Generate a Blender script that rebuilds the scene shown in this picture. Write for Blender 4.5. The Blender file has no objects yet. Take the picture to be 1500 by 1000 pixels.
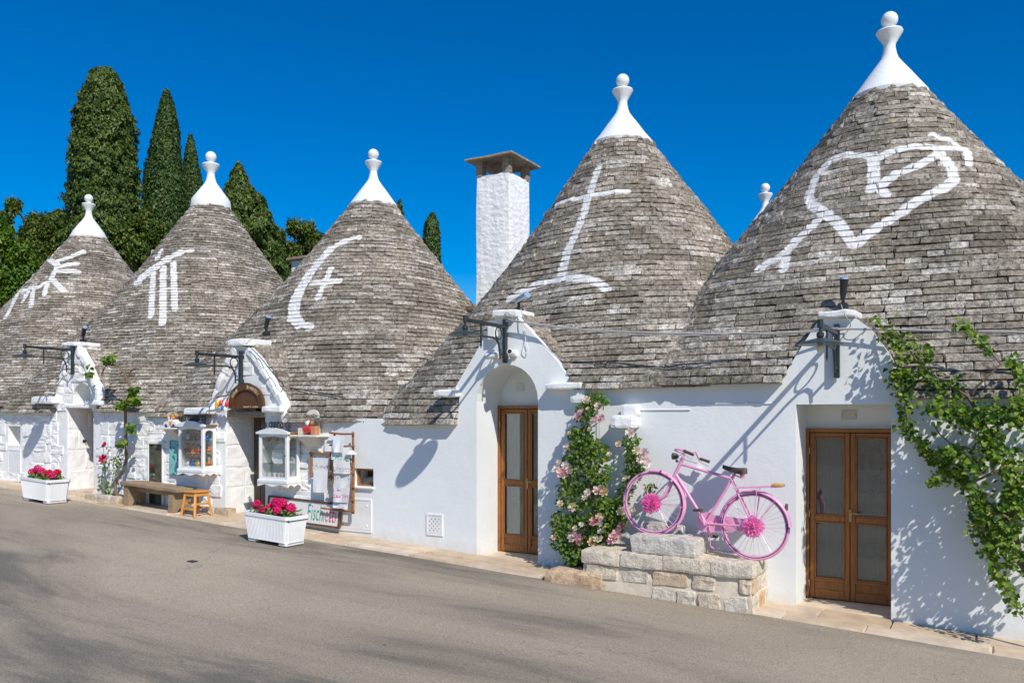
import bpy, bmesh, math, random
import numpy as np
from mathutils import Vector, Matrix, Euler, noise as mnoise
from mathutils.geometry import delaunay_2d_cdt

scene = bpy.context.scene
COL = scene.collection
rnd = random.Random(7)
R = math.radians

# ------------------------------------------------------------------ camera
FPX, HOR = 1200.0, 610.0            # focal length and horizon row of a 1500 x 1000 frame
YAW = math.atan2(1200.0, 2050.0)    # the lens points this far left of square-on to the street fronts
SY, CY = math.sin(YAW), math.cos(YAW)
CAMZ = 2.12
cam = bpy.data.cameras.new('camera')
cam.sensor_width = 36.0
cam.lens = FPX / 1500.0 * 36.0
cam.shift_y = (HOR - 500.0) / 1500.0
cam.clip_end = 2000.0
camo = bpy.data.objects.new('camera', cam)
COL.objects.link(camo)
camo.location = (0, 0, CAMZ)
camo.rotation_euler = (R(90), 0, YAW)
scene.camera = camo

# ------------------------------------------------------------------ light
SUN = Vector((1.45, -0.97, 1.62)).normalized()
world = bpy.data.worlds.new('World')
scene.world = world
world.use_nodes = True
wn = world.node_tree.nodes
wl = world.node_tree.links
bg = wn['Background']
sky = wn.new('ShaderNodeTexSky')
sky.sky_type = 'NISHITA'
sky.sun_disc = False
sky.sun_elevation = math.asin(SUN.z)
sky.sun_rotation = math.atan2(SUN.x, SUN.y)
sky.altitude = 400
sky.air_density = 1.0
sky.dust_density = 0.15
sky.ozone_density = 3.0
hs = wn.new('ShaderNodeHueSaturation')
hs.inputs['Saturation'].default_value = 1.7
hs.inputs['Hue'].default_value = 0.509
hs.inputs['Value'].default_value = 1.0
wl.new(sky.outputs[0], hs.inputs['Color'])
wl.new(hs.outputs[0], bg.inputs[0])
bg.inputs[1].default_value = 0.12
sl = bpy.data.lights.new('sun', 'SUN')
sl.energy = 4.6
sl.angle = R(0.5)
sl.color = (1.0, 0.95, 0.87)
so = bpy.data.objects.new('sun', sl)
COL.objects.link(so)
so.rotation_euler = SUN.to_track_quat('Z', 'Y').to_euler()
so.location = (0, 0, 30)
scene.view_settings.view_transform = 'Standard'
scene.view_settings.look = 'None'
scene.view_settings.exposure = 0.0
scene.view_settings.gamma = 1.0

# ------------------------------------------------------------------ frame helpers
# world X runs along the street (right +), Y goes into the houses, Z is up
def ray(px):
    return (px - 750.0) / FPX
def W(px, py, v):
    r = ray(px); d = v / (SY * r + CY)
    return Vector((d * (CY * r - SY), v, CAMZ + (HOR - py) / FPX * d))
def WD(px, py, d):
    r = ray(px)
    return Vector((d * (CY * r - SY), d * (SY * r + CY), CAMZ + (HOR - py) / FPX * d))
def PU(px, v):
    return W(px, 0, v).x
def proj(p):
    x, y, z = p[0], p[1], p[2] - CAMZ
    X = CY * x + SY * y; D = -SY * x + CY * y
    return 750 + FPX * X / D, HOR - FPX * z / D, D
def gz(u):
    return -0.048 * u
VF = 9.07                            # the plane of the street fronts

# ------------------------------------------------------------------ object helpers
def inpoly(p, poly):
    x, y = p; c = False; j = len(poly) - 1
    for i in range(len(poly)):
        xi, yi = poly[i]; xj, yj = poly[j]
        if (yi > y) != (yj > y) and x < (xj - xi) * (y - yi) / (yj - yi) + xi: c = not c
        j = i
    return c

ORG = {}
def org(o):
    return ORG.get(o.name, Vector((0, 0, 0))) if o is not None else Vector((0, 0, 0))
def tag(o, label=None, cat=None, group=None, kind=None):
    if label: o['label'] = label
    if cat: o['category'] = cat
    if group: o['group'] = group
    if kind: o['kind'] = kind
    return o
def thing(name, loc, label, cat, group=None):
    o = bpy.data.objects.new(name, None)
    o.empty_display_size = 0.2
    COL.objects.link(o)
    o.location = loc
    ORG[o.name] = Vector(loc)
    return tag(o, label, cat, group)
class MB:
    """collects geometry in world coordinates and links it as one mesh object"""
    def __init__(s):
        s.v = []; s.f = []
    def add(s, vs, fs):
        b = len(s.v)
        s.v.extend([tuple(p) for p in vs]); s.f.extend([tuple(i + b for i in f) for f in fs])
        return s
    def box(s, a, b, M=None):
        x0, y0, z0 = a; x1, y1, z1 = b
        vs = [(x0,y0,z0),(x1,y0,z0),(x1,y1,z0),(x0,y1,z0),(x0,y0,z1),(x1,y0,z1),(x1,y1,z1),(x0,y1,z1)]
        if M is not None: vs = [M @ Vector(p) for p in vs]
        return s.add(vs, [(3,2,1,0),(4,5,6,7),(0,1,5,4),(1,2,6,5),(2,3,7,6),(3,0,4,7)])
    def bbox(s, a, b, e=0.01, M=None):
        """box with chamfered edges"""
        bm = bmesh.new()
        bmesh.ops.create_cube(bm, size=1.0)
        for vt in bm.verts:
            vt.co = Vector(((vt.co.x + .5) * (b[0]-a[0]) + a[0], (vt.co.y + .5) * (b[1]-a[1]) + a[1], (vt.co.z + .5) * (b[2]-a[2]) + a[2]))
        bmesh.ops.bevel(bm, geom=bm.edges[:], offset=e, segments=1, affect='EDGES')
        bm.verts.index_update()
        vs = [(M @ vt.co if M is not None else vt.co.copy()) for vt in bm.verts]
        s.add(vs, [tuple(vt.index for vt in f.verts) for f in bm.faces])
        bm.free()
        return s
    def bar(s, p, q, w, h=None, e=None):
        p = Vector(p); q = Vector(q); d = q - p; L = d.length
        M = Matrix.Translation(p) @ d.to_track_quat('Z', 'Y').to_matrix().to_4x4()
        h = h or w
        if e: return s.bbox((-w/2, -h/2, 0), (w/2, h/2, L), e, M)
        return s.box((-w/2, -h/2, 0), (w/2, h/2, L), M)
    def tube(s, pts, r, n=8, cap=True, closed=False):
        pts = [Vector(p) for p in pts]; m = len(pts)
        rs = r if isinstance(r, (list, tuple)) else [r] * m
        rings = []; up = None
        for i, p in enumerate(pts):
            if closed: t = pts[(i+1) % m] - pts[i-1]
            else: t = pts[min(i+1, m-1)] - pts[max(i-1, 0)]
            if t.length < 1e-9: t = Vector((0, 0, 1))
            t.normalize()
            if up is None:
                a = Vector((0, 0, 1)) if abs(t.z) < .9 else Vector((1, 0, 0))
                up = t.cross(a).normalized()
            up = (up - t * up.dot(t))
            if up.length < 1e-6: up = t.orthogonal()
            up.normalize(); w = t.cross(up)
            rings.append([p + (up * math.cos(2*math.pi*k/n) + w * math.sin(2*math.pi*k/n)) * rs[i] for k in range(n)])
        vs = [p for g in rings for p in g]; fs = []
        for i in range(m if closed else m - 1):
            j = (i + 1) % m
            for k in range(n):
                fs.append((i*n+k, i*n+(k+1) % n, j*n+(k+1) % n, j*n+k))
        if cap and not closed:
            fs.append(tuple(range(n-1, -1, -1))); fs.append(tuple((m-1)*n+k for k in range(n)))
        return s.add(vs, fs)
    def lathe(s, prof, c, n=24, M=None):
        """prof: (radius, z) from bottom to top about a vertical axis through c"""
        c = Vector(c); vs = []; fs = []
        for r, z in prof:
            for k in range(n):
                a = 2*math.pi*k/n
                p = Vector((r*math.cos(a), r*math.sin(a), z))
                vs.append((M @ p if M is not None else p) + c)
        m = len(prof)
        for i in range(m-1):
            for k in range(n):
                fs.append((i*n+k, i*n+(k+1) % n, (i+1)*n+(k+1) % n, (i+1)*n+k))
        fs.append(tuple(range(n-1, -1, -1))); fs.append(tuple((m-1)*n+k for k in range(n)))
        return s.add(vs, fs)
    def ball(s, c, r, n=12, sc=(1, 1, 1)):
        prof = [(max(1e-4, math.sin(math.pi*i/(n//2))), -math.cos(math.pi*i/(n//2))) for i in range(n//2+1)]
        M = Matrix.Diagonal((r*sc[0], r*sc[1], r*sc[2], 1))
        return s.lathe(prof, c, n, M)
    def prism(s, poly, d0, d1, f, holes=()):
        """poly (and holes): 2-D points; f(a, b, d) gives the world point; extruded from d0 to d1"""
        loops = [list(poly)] + [list(h) for h in holes]
        flat = [p for l in loops for p in l]
        es = []; bi = 0
        for l in loops:
            es += [(bi+i, bi+(i+1) % len(l)) for i in range(len(l))]; bi += len(l)
        ov, oe, of, ori, _, _ = delaunay_2d_cdt([Vector((p[0], p[1])) for p in flat], es, [], 0, 1e-7)
        tris = []; extra = {}
        for t in of:
            c = (sum(ov[k].x for k in t)/3, sum(ov[k].y for k in t)/3)
            if inpoly(c, loops[0]) and not any(inpoly(c, h) for h in loops[1:]): tris.append(tuple((ori[k][0] if ori[k] else len(flat)+extra.setdefault(k, len(extra))) for k in t))
        flat = flat + [(ov[k].x, ov[k].y) for k in extra]
        n = len(flat)
        vs = [f(p[0], p[1], d0) for p in flat] + [f(p[0], p[1], d1) for p in flat]
        fs = [tuple(t) for t in tris] + [tuple(i + n for i in reversed(t)) for t in tris]
        b = 0
        for l in loops:
            m = len(l)
            for i in range(m):
                j = (i+1) % m
                fs.append((b+i, b+j, n+b+j, n+b+i))
            b += m
        return s.add(vs, fs)
    def build(s, name, mat, parent=None, loc=None, smooth=False, fix=True):
        o0 = Vector(loc) if loc is not None else org(parent)
        me = bpy.data.meshes.new(name)
        me.from_pydata([(p[0]-o0.x, p[1]-o0.y, p[2]-o0.z) for p in s.v], [], s.f)
        if fix:
            bm = bmesh.new(); bm.from_mesh(me)
            bmesh.ops.recalc_face_normals(bm, faces=bm.faces[:])
            bm.to_mesh(me); bm.free()
        me.update()
        if mat: me.materials.append(mat)
        if smooth:
            me.shade_smooth()
            try: me.set_sharp_from_angle(angle=R(40))
            except Exception: pass
        o = bpy.data.objects.new(name, me)
        COL.objects.link(o)
        if parent is not None:
            o.parent = parent; o.location = o0 - org(parent)
        else: o.location = o0
        ORG[o.name] = o0
        return o
def link_mesh(name, me, parent, M, mat=None):
    """a piece that shares its mesh data: M is its world matrix"""
    o = bpy.data.objects.new(name, me)
    COL.objects.link(o)
    L, q, sc = M.decompose()
    o.parent = parent
    o.location = L - org(parent); o.rotation_mode = 'QUATERNION'; o.rotation_quaternion = q; o.scale = sc
    return o
def copy_tree(o, loc, parent=None, label=None):
    c = o.copy(); COL.objects.link(c); c.parent = parent
    if parent is None:
        c.location = loc; ORG[c.name] = Vector(loc)
        if label: c['label'] = label
    for ch in list(o.children): copy_tree(ch, None, c)
    return c
def np_mesh(name, V, F, mat, parent=None, loc=(0, 0, 0), attr=None):
    """V (n,3) world array, F list or array of equal-sized faces; attr: one float per face"""
    V = np.asarray(V, dtype=np.float64) - np.array(loc); F = np.asarray(F)
    me = bpy.data.meshes.new(name)
    me.from_pydata(V.tolist(), [], F.tolist())
    if attr is not None:
        a = me.attributes.new('piece_rnd', 'FLOAT', 'FACE')
        a.data.foreach_set('value', np.asarray(attr, dtype=np.float32))
    me.materials.append(mat)
    me.update()
    o = bpy.data.objects.new(name, me); COL.objects.link(o)
    ORG[o.name] = Vector(loc)
    if parent is not None:
        o.parent = parent; o.location = Vector(loc) - org(parent)
    else: o.location = loc
    return o

# ------------------------------------------------------------------ material helpers
class NT:
    def __init__(s, name):
        s.m = bpy.data.materials.new(name); s.m.use_nodes = True
        s.t = s.m.node_tree; s.n = s.t.nodes; s.l = s.t.links
        s.b = s.n['Principled BSDF']; s.out = s.n['Material Output']
    def node(s, kind, **kw):
        n = s.n.new('ShaderNode' + kind)
        for k, v in kw.items(): setattr(n, k, v)
        return n
    def put(s, sock, v):
        if hasattr(v, 'is_linked') or isinstance(v, bpy.types.NodeSocket): s.l.new(v, sock)
        else: sock.default_value = v
    def pos(s):
        if not hasattr(s, '_p'): s._p = s.node('NewGeometry').outputs['Position']
        return s._p
    def obj(s):
        return s.node('TexCoord').outputs['Object']
    def noise(s, scale, detail=4, rough=.55, vec=None, dist=0.0):
        n = s.node('TexNoise'); n.inputs['Scale'].default_value = scale
        n.inputs['Detail'].default_value = detail; n.inputs['Roughness'].default_value = rough
        n.inputs['Distortion'].default_value = dist
        s.l.new(vec if vec is not None else s.pos(), n.inputs['Vector'])
        return n.outputs['Fac']
    def stretch(s, sc, vec=None):
        m = s.node('VectorMath', operation='MULTIPLY'); s.l.new(vec if vec is not None else s.pos(), m.inputs[0])
        m.inputs[1].default_value = sc
        return m.outputs[0]
    def ramp(s, fac, stops, interp='LINEAR'):
        r = s.node('ValToRGB'); r.color_ramp.interpolation = interp
        e = r.color_ramp.elements
        while len(e) > len(stops): e.remove(e[-1])
        while len(e) < len(stops): e.new(0.5)
        for i, (p, c) in enumerate(stops):
            e[i].position = p
            e[i].color = (c, c, c, 1) if isinstance(c, (int, float)) else (*c, 1)
        s.l.new(fac, r.inputs[0])
        return r.outputs[0]
    def mix(s, fac, a, b, mode='MIX'):
        m = s.node('Mix', data_type='RGBA', blend_type=mode)
        s.put(m.inputs[0], fac)
        for i, v in ((6, a), (7, b)):
            s.put(m.inputs[i], (*v, 1) if isinstance(v, tuple) and len(v) == 3 else v)
        return m.outputs[2]
    def math(s, op, a, b=0.0, c=None, clamp=False):
        m = s.node('Math', operation=op); m.use_clamp = clamp
        s.put(m.inputs[0], a); s.put(m.inputs[1], b)
        if c is not None: s.put(m.inputs[2], c)
        return m.outputs[0]
    def bump(s, h, strength=.3, dist=.01):
        b = s.node('Bump'); b.inputs['Strength'].default_value = strength; b.inputs['Distance'].default_value = dist
        s.l.new(h, b.inputs['Height']); s.l.new(b.outputs[0], s.b.inputs['Normal'])
    def col(s, c): s.put(s.b.inputs['Base Color'], (*c, 1) if isinstance(c, tuple) else c)
    def rough(s, v): s.put(s.b.inputs['Roughness'], v)
    def spec(s, v): s.b.inputs['Specular IOR Level'].default_value = v
def simple(name, c, rough=.5, metal=0.0, spec=.5, var=.12, scale=8.0, bump=0.0, bscale=60):
    """plain paint or body colour with faint wear"""
    t = NT(name)
    n = t.noise(scale, 5)
    k = t.ramp(n, [(.3, 1 - var), (.7, 1 + var * .4)])
    t.col(t.mix(1.0, c, k, 'MULTIPLY'))
    t.rough(rough); t.b.inputs['Metallic'].default_value = metal; t.spec(spec)
    if bump: t.bump(t.noise(bscale, 5), bump, .005)
    return t.m
def rnd_piece(t):
    """0..1 per piece, for pieces that are objects and for pieces joined into one part"""
    a = t.node('Attribute', attribute_name='piece_rnd')
    oi = t.node('ObjectInfo')
    return t.math('FRACT', t.math('ADD', a.outputs['Fac'], oi.outputs['Random']))

def m_plaster():
    t = NT('white_plaster')
    big = t.noise(1.3, 4); fine = t.noise(30, 5)
    c = t.ramp(big, [(.3, (.735, .755, .745)), (.65, (.785, .805, .80))])
    z = t.node('SeparateXYZ'); t.l.new(t.pos(), z.inputs[0])
    h = t.math('ADD', z.outputs['Z'], t.math('MULTIPLY', z.outputs['X'], .048))
    foot = t.math('MULTIPLY_ADD', t.noise(9, 5), .28, h)
    dirt = t.ramp(foot, [(.12, .55), (.3, 0.0)])
    c = t.mix(dirt, c, (.62, .55, .45))
    sp = t.ramp(t.noise(55, 2), [(.74, 0.0), (.78, .35)])
    c = t.mix(sp, c, (.66, .64, .60))
    st = t.ramp(t.noise(2.2, 6, .62, t.stretch((1, 1, .18))), [(.58, 0.0), (.8, .22)])
    c = t.mix(st, c, (.60, .60, .58))
    t.col(c); t.rough(.8); t.spec(.2)
    t.bump(t.math('ADD', t.math('MULTIPLY', t.noise(4, 3), 3.0), fine), .2, .010)
    return t.m
def m_whitewash():
    t = NT('whitewashed_stone')
    c = t.ramp(t.noise(6, 5), [(.3, (.76, .75, .73)), (.6, (.87, .865, .85))])
    d = t.ramp(t.noise(23, 4), [(.66, 0.0), (.8, .45)])
    t.col(t.mix(d, c, (.6, .55, .46))); t.rough(.85); t.spec(.15)
    t.bump(t.math('ADD', t.noise(14, 5, .6), t.math('MULTIPLY', t.noise(60, 4), .4)), .6, .02)
    return t.m
def m_asphalt():
    t = NT('asphalt')
    sx = t.stretch((.22, 1.0, 1.0))
    big = t.noise(.75, 6, .62, sx, .6)
    c = t.ramp(big, [(.42, (.355, .298, .222)), (.53, (.30, .252, .19)), (.63, (.165, .144, .115))])
    p2 = t.ramp(t.noise(.28, 3), [(.35, .9), (.65, 1.12)])
    c = t.mix(1.0, c, p2, 'MULTIPLY')
    agg = t.ramp(t.noise(62, 4, .9), [(.3, .45), (.5, 1.0), (.70, 1.6)])
    c = t.mix(1.0, c, agg, 'MULTIPLY')
    v = t.node('TexVoronoi'); v.inputs['Scale'].default_value = 2.1; t.l.new(t.pos(), v.inputs['Vector'])
    spot = t.ramp(t.math('ADD', v.outputs['Distance'], t.math('MULTIPLY', t.noise(14, 3), .06)), [(.055, .75), (.075, 0.0)])
    pick = t.ramp(t.noise(.9, 1), [(.5, 0.0), (.53, 1.0)])
    c = t.mix(t.math('MULTIPLY', spot, pick), c, (.05, .048, .045))
    cr = t.node('TexVoronoi', feature='DISTANCE_TO_EDGE'); cr.inputs['Scale'].default_value = .35
    wv = t.node('VectorMath', operation='ADD')
    wn_ = t.node('TexNoise'); wn_.inputs['Scale'].default_value = 2.2; wn_.inputs['Detail'].default_value = 6; t.l.new(t.pos(), wn_.inputs['Vector'])
    t.l.new(t.pos(), wv.inputs[0]); t.l.new(wn_.outputs['Color'], wv.inputs[1]); t.l.new(wv.outputs[0], cr.inputs['Vector'])
    crack = t.math('MULTIPLY', t.ramp(cr.outputs['Distance'], [(.0008, .5), (.003, 0.0)]), t.ramp(t.noise(.5, 2), [(.5, 0.0), (.6, 1.0)]))
    c = t.mix(crack, c, (.06, .055, .05))
    t.col(c); t.rough(.88); t.spec(.25)
    t.bump(t.noise(110, 3, .7), .55, .006)
    return t.m
def m_paving():
    t = NT('paving_limestone')
    r = rnd_piece(t)
    c = t.ramp(r, [(0, (.56, .42, .28)), (.5, (.62, .49, .35)), (1, (.70, .58, .44))])
    k = t.ramp(t.noise(4, 6, .65), [(.3, .72), (.7, 1.12)])
    c = t.mix(1.0, c, k, 'MULTIPLY')
    st = t.ramp(t.noise(1.4, 4), [(.55, 0.0), (.75, .6)])
    c = t.mix(st, c, (.52, .36, .20))
    t.col(c); t.rough(.55); t.spec(.4)
    t.bump(t.noise(35, 5), .25, .006)
    return t.m
def m_rubble(name='rubble_limestone'):
    t = NT(name)
    r = rnd_piece(t)
    c = t.ramp(r, [(0, (.62, .52, .40)), (.45, (.66, .60, .50)), (.8, (.56, .45, .32)), (1, (.50, .36, .24))])
    k = t.ramp(t.noise(13, 6, .7), [(.3, .6), (.55, 1.0), (.75, 1.25)])
    c = t.mix(1.0, c, k, 'MULTIPLY')
    d = t.ramp(t.noise(45, 3), [(.62, 0.0), (.72, .5)])
    t.col(t.mix(d, c, (.22, .17, .12))); t.rough(.9); t.spec(.15)
    t.bump(t.math('ADD', t.noise(24, 6, .7), t.math('MULTIPLY', t.noise(80, 3), .4)), .9, .03)
    return t.m
def m_roof(name, segs):
    """lichened limestone slabs; segs: (a, b, half width) brush strokes of the whitewashed emblem"""
    t = NT(name)
    r = rnd_piece(t)
    base = t.ramp(r, [(0, (.29, .245, .19)), (.3, (.40, .345, .275)), (.65, (.48, .42, .345)), (.85, (.60, .535, .455)), (1, (.76, .70, .62))])
    lich = t.noise(19, 7, .74)
    k = t.ramp(lich, [(.36, .28), (.47, .70), (.58, 1.08), (.74, 1.5)])
    c = t.mix(1.0, base, k, 'MULTIPLY')
    big = t.ramp(t.noise(1.1, 5, .65), [(.35, .66), (.65, 1.16)])
    c = t.mix(1.0, c, big, 'MULTIPLY')
    dk = t.ramp(t.noise(58, 5, .75), [(.50, 0.0), (.60, .85)])
    dk = t.math('MULTIPLY', dk, t.ramp(t.noise(3.5, 4), [(.35, .25), (.6, 1.0)]))
    c = t.mix(dk, c, (.085, .078, .068))
    wl_ = t.ramp(t.noise(52, 3, .6, t.stretch((1.3, 1.1, 1.2))), [(.64, 0.0), (.72, .55)])
    c = t.mix(wl_, c, (.62, .60, .56))
    orl = t.math('MULTIPLY', t.ramp(t.noise(5.5, 3), [(.70, 0.0), (.76, .7)]), t.ramp(t.noise(40, 3), [(.4, .2), (.6, 1.0)]))
    c = t.mix(orl, c, (.50, .30, .10))
    if segs:
        nz = t.node('TexNoise'); nz.inputs['Scale'].default_value = 9; nz.inputs['Detail'].default_value = 4
        t.l.new(t.pos(), nz.inputs['Vector'])
        q = t.node('VectorMath', operation='MULTIPLY_ADD')
        t.l.new(nz.outputs['Color'], q.inputs[0]); q.inputs[1].default_value = (.045, .045, .045)
        off = t.node('VectorMath', operation='SUBTRACT'); t.l.new(t.pos(), off.inputs[0]); off.inputs[1].default_value = (.0225, .0225, .0225)
        t.l.new(off.outputs[0], q.inputs[2])
        P = q.outputs[0]
        best = None
        for a, b, hw in segs:
            a = Vector(a); b = Vector(b); ba = b - a
            pa = t.node('VectorMath', operation='SUBTRACT'); t.l.new(P, pa.inputs[0]); pa.inputs[1].default_value = a
            dt = t.node('VectorMath', operation='DOT_PRODUCT'); t.l.new(pa.outputs[0], dt.inputs[0]); dt.inputs[1].default_value = ba / max(1e-6, ba.length_squared)
            h = t.math('ADD', dt.outputs['Value'], 0.0, clamp=True)
            sc = t.node('VectorMath', operation='SCALE'); sc.inputs[0].default_value = ba; t.l.new(h, sc.inputs['Scale'])
            ds = t.node('VectorMath', operation='DISTANCE'); t.l.new(pa.outputs[0], ds.inputs[0]); t.l.new(sc.outputs[0], ds.inputs[1])
            v = t.math('SUBTRACT', ds.outputs['Value'], math.sqrt((hw*1.02)**2 + .034**2))
            best = v if best is None else t.math('MINIMUM', best, v)
        paint = t.ramp(t.math('ADD', t.math('MULTIPLY', best, -10.0), .5), [(.42, 0.0), (.58, 1.0)])
        worn = t.ramp(t.noise(26, 5, .7), [(.26, .7), (.36, 1.0)])
        pc = t.ramp(t.noise(12, 4), [(.3, (.72, .71, .68)), (.6, (.84, .83, .81))])
        c = t.mix(t.math('MULTIPLY', paint, worn), c, pc)
    t.col(c); t.rough(.92); t.spec(.12)
    t.bump(t.math('ADD', t.noise(30, 5, .7), t.math('MULTIPLY', t.noise(95, 3, .7), .5)), .8, .022)
    return t.m
def m_wood(name, c0, c1, axis=2, rough=.45, scale=6, grain=.9):
    t = NT(name)
    sc = [14, 14, 14]; sc[axis] = 1.1
    g = t.noise(scale, 6, .65, t.stretch(tuple(sc)), .4)
    c = t.ramp(g, [(.3, c0), (.7, c1)])
    k = t.ramp(t.noise(3, 4), [(.3, .8), (.7, 1.1)])
    t.col(t.mix(1.0, c, k, 'MULTIPLY')); t.rough(rough); t.spec(.4)
    t.bump(g, .25 * grain, .004)
    return t.m
def m_leaf(name, c0, c1, c2, trans=.35, scale=3.0, tint=(1.3, 1.25, .5)):
    t = NT(name)
    r = rnd_piece(t)
    n = t.noise(scale, 3)
    f = t.math('ADD', t.math('MULTIPLY', r, .6), t.math('MULTIPLY', n, .6), clamp=True)
    c = t.ramp(f, [(.2, c0), (.5, c1), (.85, c2)])
    t.col(c); t.rough(.45); t.spec(.35)
    tr = t.node('BsdfTranslucent'); t.l.new(t.mix(1.0, c, tint, 'MULTIPLY'), tr.inputs['Color'])
    mx = t.node('MixShader'); mx.inputs[0].default_value = trans
    t.l.new(t.b.outputs[0], mx.inputs[1]); t.l.new(tr.outputs[0], mx.inputs[2]); t.l.new(mx.outputs[0], t.out.inputs[0])
    return t.m
def m_glass(name, tint=(.9, .95, .95), refl=.12, dark=0.0):
    t = NT(name)
    for n in list(t.n):
        if n != t.out: t.n.remove(n)
    tp = t.node('BsdfTransparent'); tp.inputs[0].default_value = (*tint, 1)
    gl = t.node('BsdfGlossy'); gl.inputs['Roughness'].default_value = .03
    fr = t.node('LayerWeight'); fr.inputs[0].default_value = .25
    f = t.math('MULTIPLY_ADD', fr.outputs['Facing'], .4, refl, clamp=True)
    mx = t.node('MixShader'); t.l.new(f, mx.inputs[0]); t.l.new(tp.outputs[0], mx.inputs[1]); t.l.new(gl.outputs[0], mx.inputs[2])
    t.l.new(mx.outputs[0], t.out.inputs[0])
    return t.m
M = {}
M['plaster'] = m_plaster()
M['whitewash'] = m_whitewash()
M['asphalt'] = m_asphalt()
M['paving'] = m_paving()
M['rubble'] = m_rubble()
M['core'] = simple('dark_rubble_core', (.16, .145, .125), .95, spec=.1, bump=.5, bscale=20)  # dark mortar mass that shows in the open joints between slabs
M['earth'] = simple('dry_earth', (.28, .22, .15), .95, spec=.1, bump=.6, bscale=30)
M['mortar'] = simple('lime_mortar', (.66, .60, .51), .95, spec=.1, var=.25, bump=.8, bscale=25)

# ------------------------------------------------------------------ ground, road, pavement
g = MB()
NX = 60
for x0, x1 in ((-160., 120.),):
    g.add([(x0, -80, gz(x0)-.06), (x1, -80, gz(x1)-.06), (x1, 160, gz(x1)-.06), (x0, 160, gz(x0)-.06)], [(0, 1, 2, 3)])
tag(g.build('ground', M['earth']), kind='structure')
road = MB()
xs = [-70 + 1.0*i for i in range(111)]; ys = [-14 + .75*i for i in range(31)] 
road_edge = 8.45
ys = [y for y in ys if y < road_edge - .2] + [road_edge]
vs = []; fs = []
for y in ys:
    for x in xs:
        e = 0.0
        if y == road_edge: e = .03 * mnoise.noise((x*.9, 3.1, 0)) + .03
        vs.append((x, y + e, gz(x) + .012*mnoise.noise((x*.35, y*.5, 0)) * (0 if y == road_edge else 1) + .0))
n = len(xs)
for j in range(len(ys)-1):
    for i in range(n-1):
        fs.append((j*n+i, j*n+i+1, (j+1)*n+i+1, (j+1)*n+i))
road.add(vs, fs)
tag(road.build('road', M['asphalt'], smooth=True), kind='structure')
pv = MB()
pv.add([(-70, 8.40, gz(-70)-.004), (40, 8.40, gz(40)-.004), (40, 9.8, gz(40)-.004), (-70, 9.8, gz(-70)-.004)], [(0, 1, 2, 3)])
pavement = tag(pv.build('pavement', M['mortar']), kind='structure')
def slab_mesh(i):
    r2 = random.Random(100+i)
    m = MB().bbox((-.5, -.5, -.5), (.5, .5, .5), .5)
    m = MB()
    e = .012
    def j(): return r2.uniform(-.012, .012)
    lo = [(-.5, -.5, -.5), (.5, -.5, -.5), (.5, .5, -.5), (-.5, .5, -.5)]
    mi = [(-.5, -.5, .25), (.5, -.5, .25), (.5, .5, .25), (-.5, .5, .25)]
    hi = [(-.5+e+j()*.5, -.5+.03+j(), .5+j()*4), (.5-e+j()*.5, -.5+.03+j(), .5+j()*4), (.5-e, .5-.03, .5+j()*4), (-.5+e, .5-.03, .5+j()*4)]
    m.add(lo + mi + hi, [(8, 9, 10, 11), (0, 1, 5, 4), (1, 2, 6, 5), (2, 3, 7, 6), (3, 0, 4, 7), (4, 5, 9, 8), (5, 6, 10, 9), (6, 7, 11, 10), (7, 4, 8, 11)])
    me = bpy.data.meshes.new('paving_slab'); me.from_pydata(m.v, [], m.f); me.materials.append(M['paving']); me.update()
    return me
SLABS = [slab_mesh(i) for i in range(5)]
slope_q = Matrix.Rotation(math.atan(.048), 4, 'Y')
x = -21.0
def slab_row(v0, v1, x0, x1, lmin, lmax, top):
    x = x0
    while x < x1:
        L = rnd.uniform(lmin, lmax)
        c = x + L/2
        Mx = Matrix.Translation((c, (v0+v1)/2, gz(c) + top - .04)) @ slope_q @ Matrix.Diagonal((L - .012, v1 - v0 - .012, .08, 1))
        link_mesh('paving_slab', rnd.choice(SLABS), pavement, Mx)
        x += L
slab_row(8.50, 8.77, -21, 3.0, .7, 1.35, .018)
slab_row(8.77, 9.12, -21, 3.0, .6, 1.2, .026)
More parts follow.
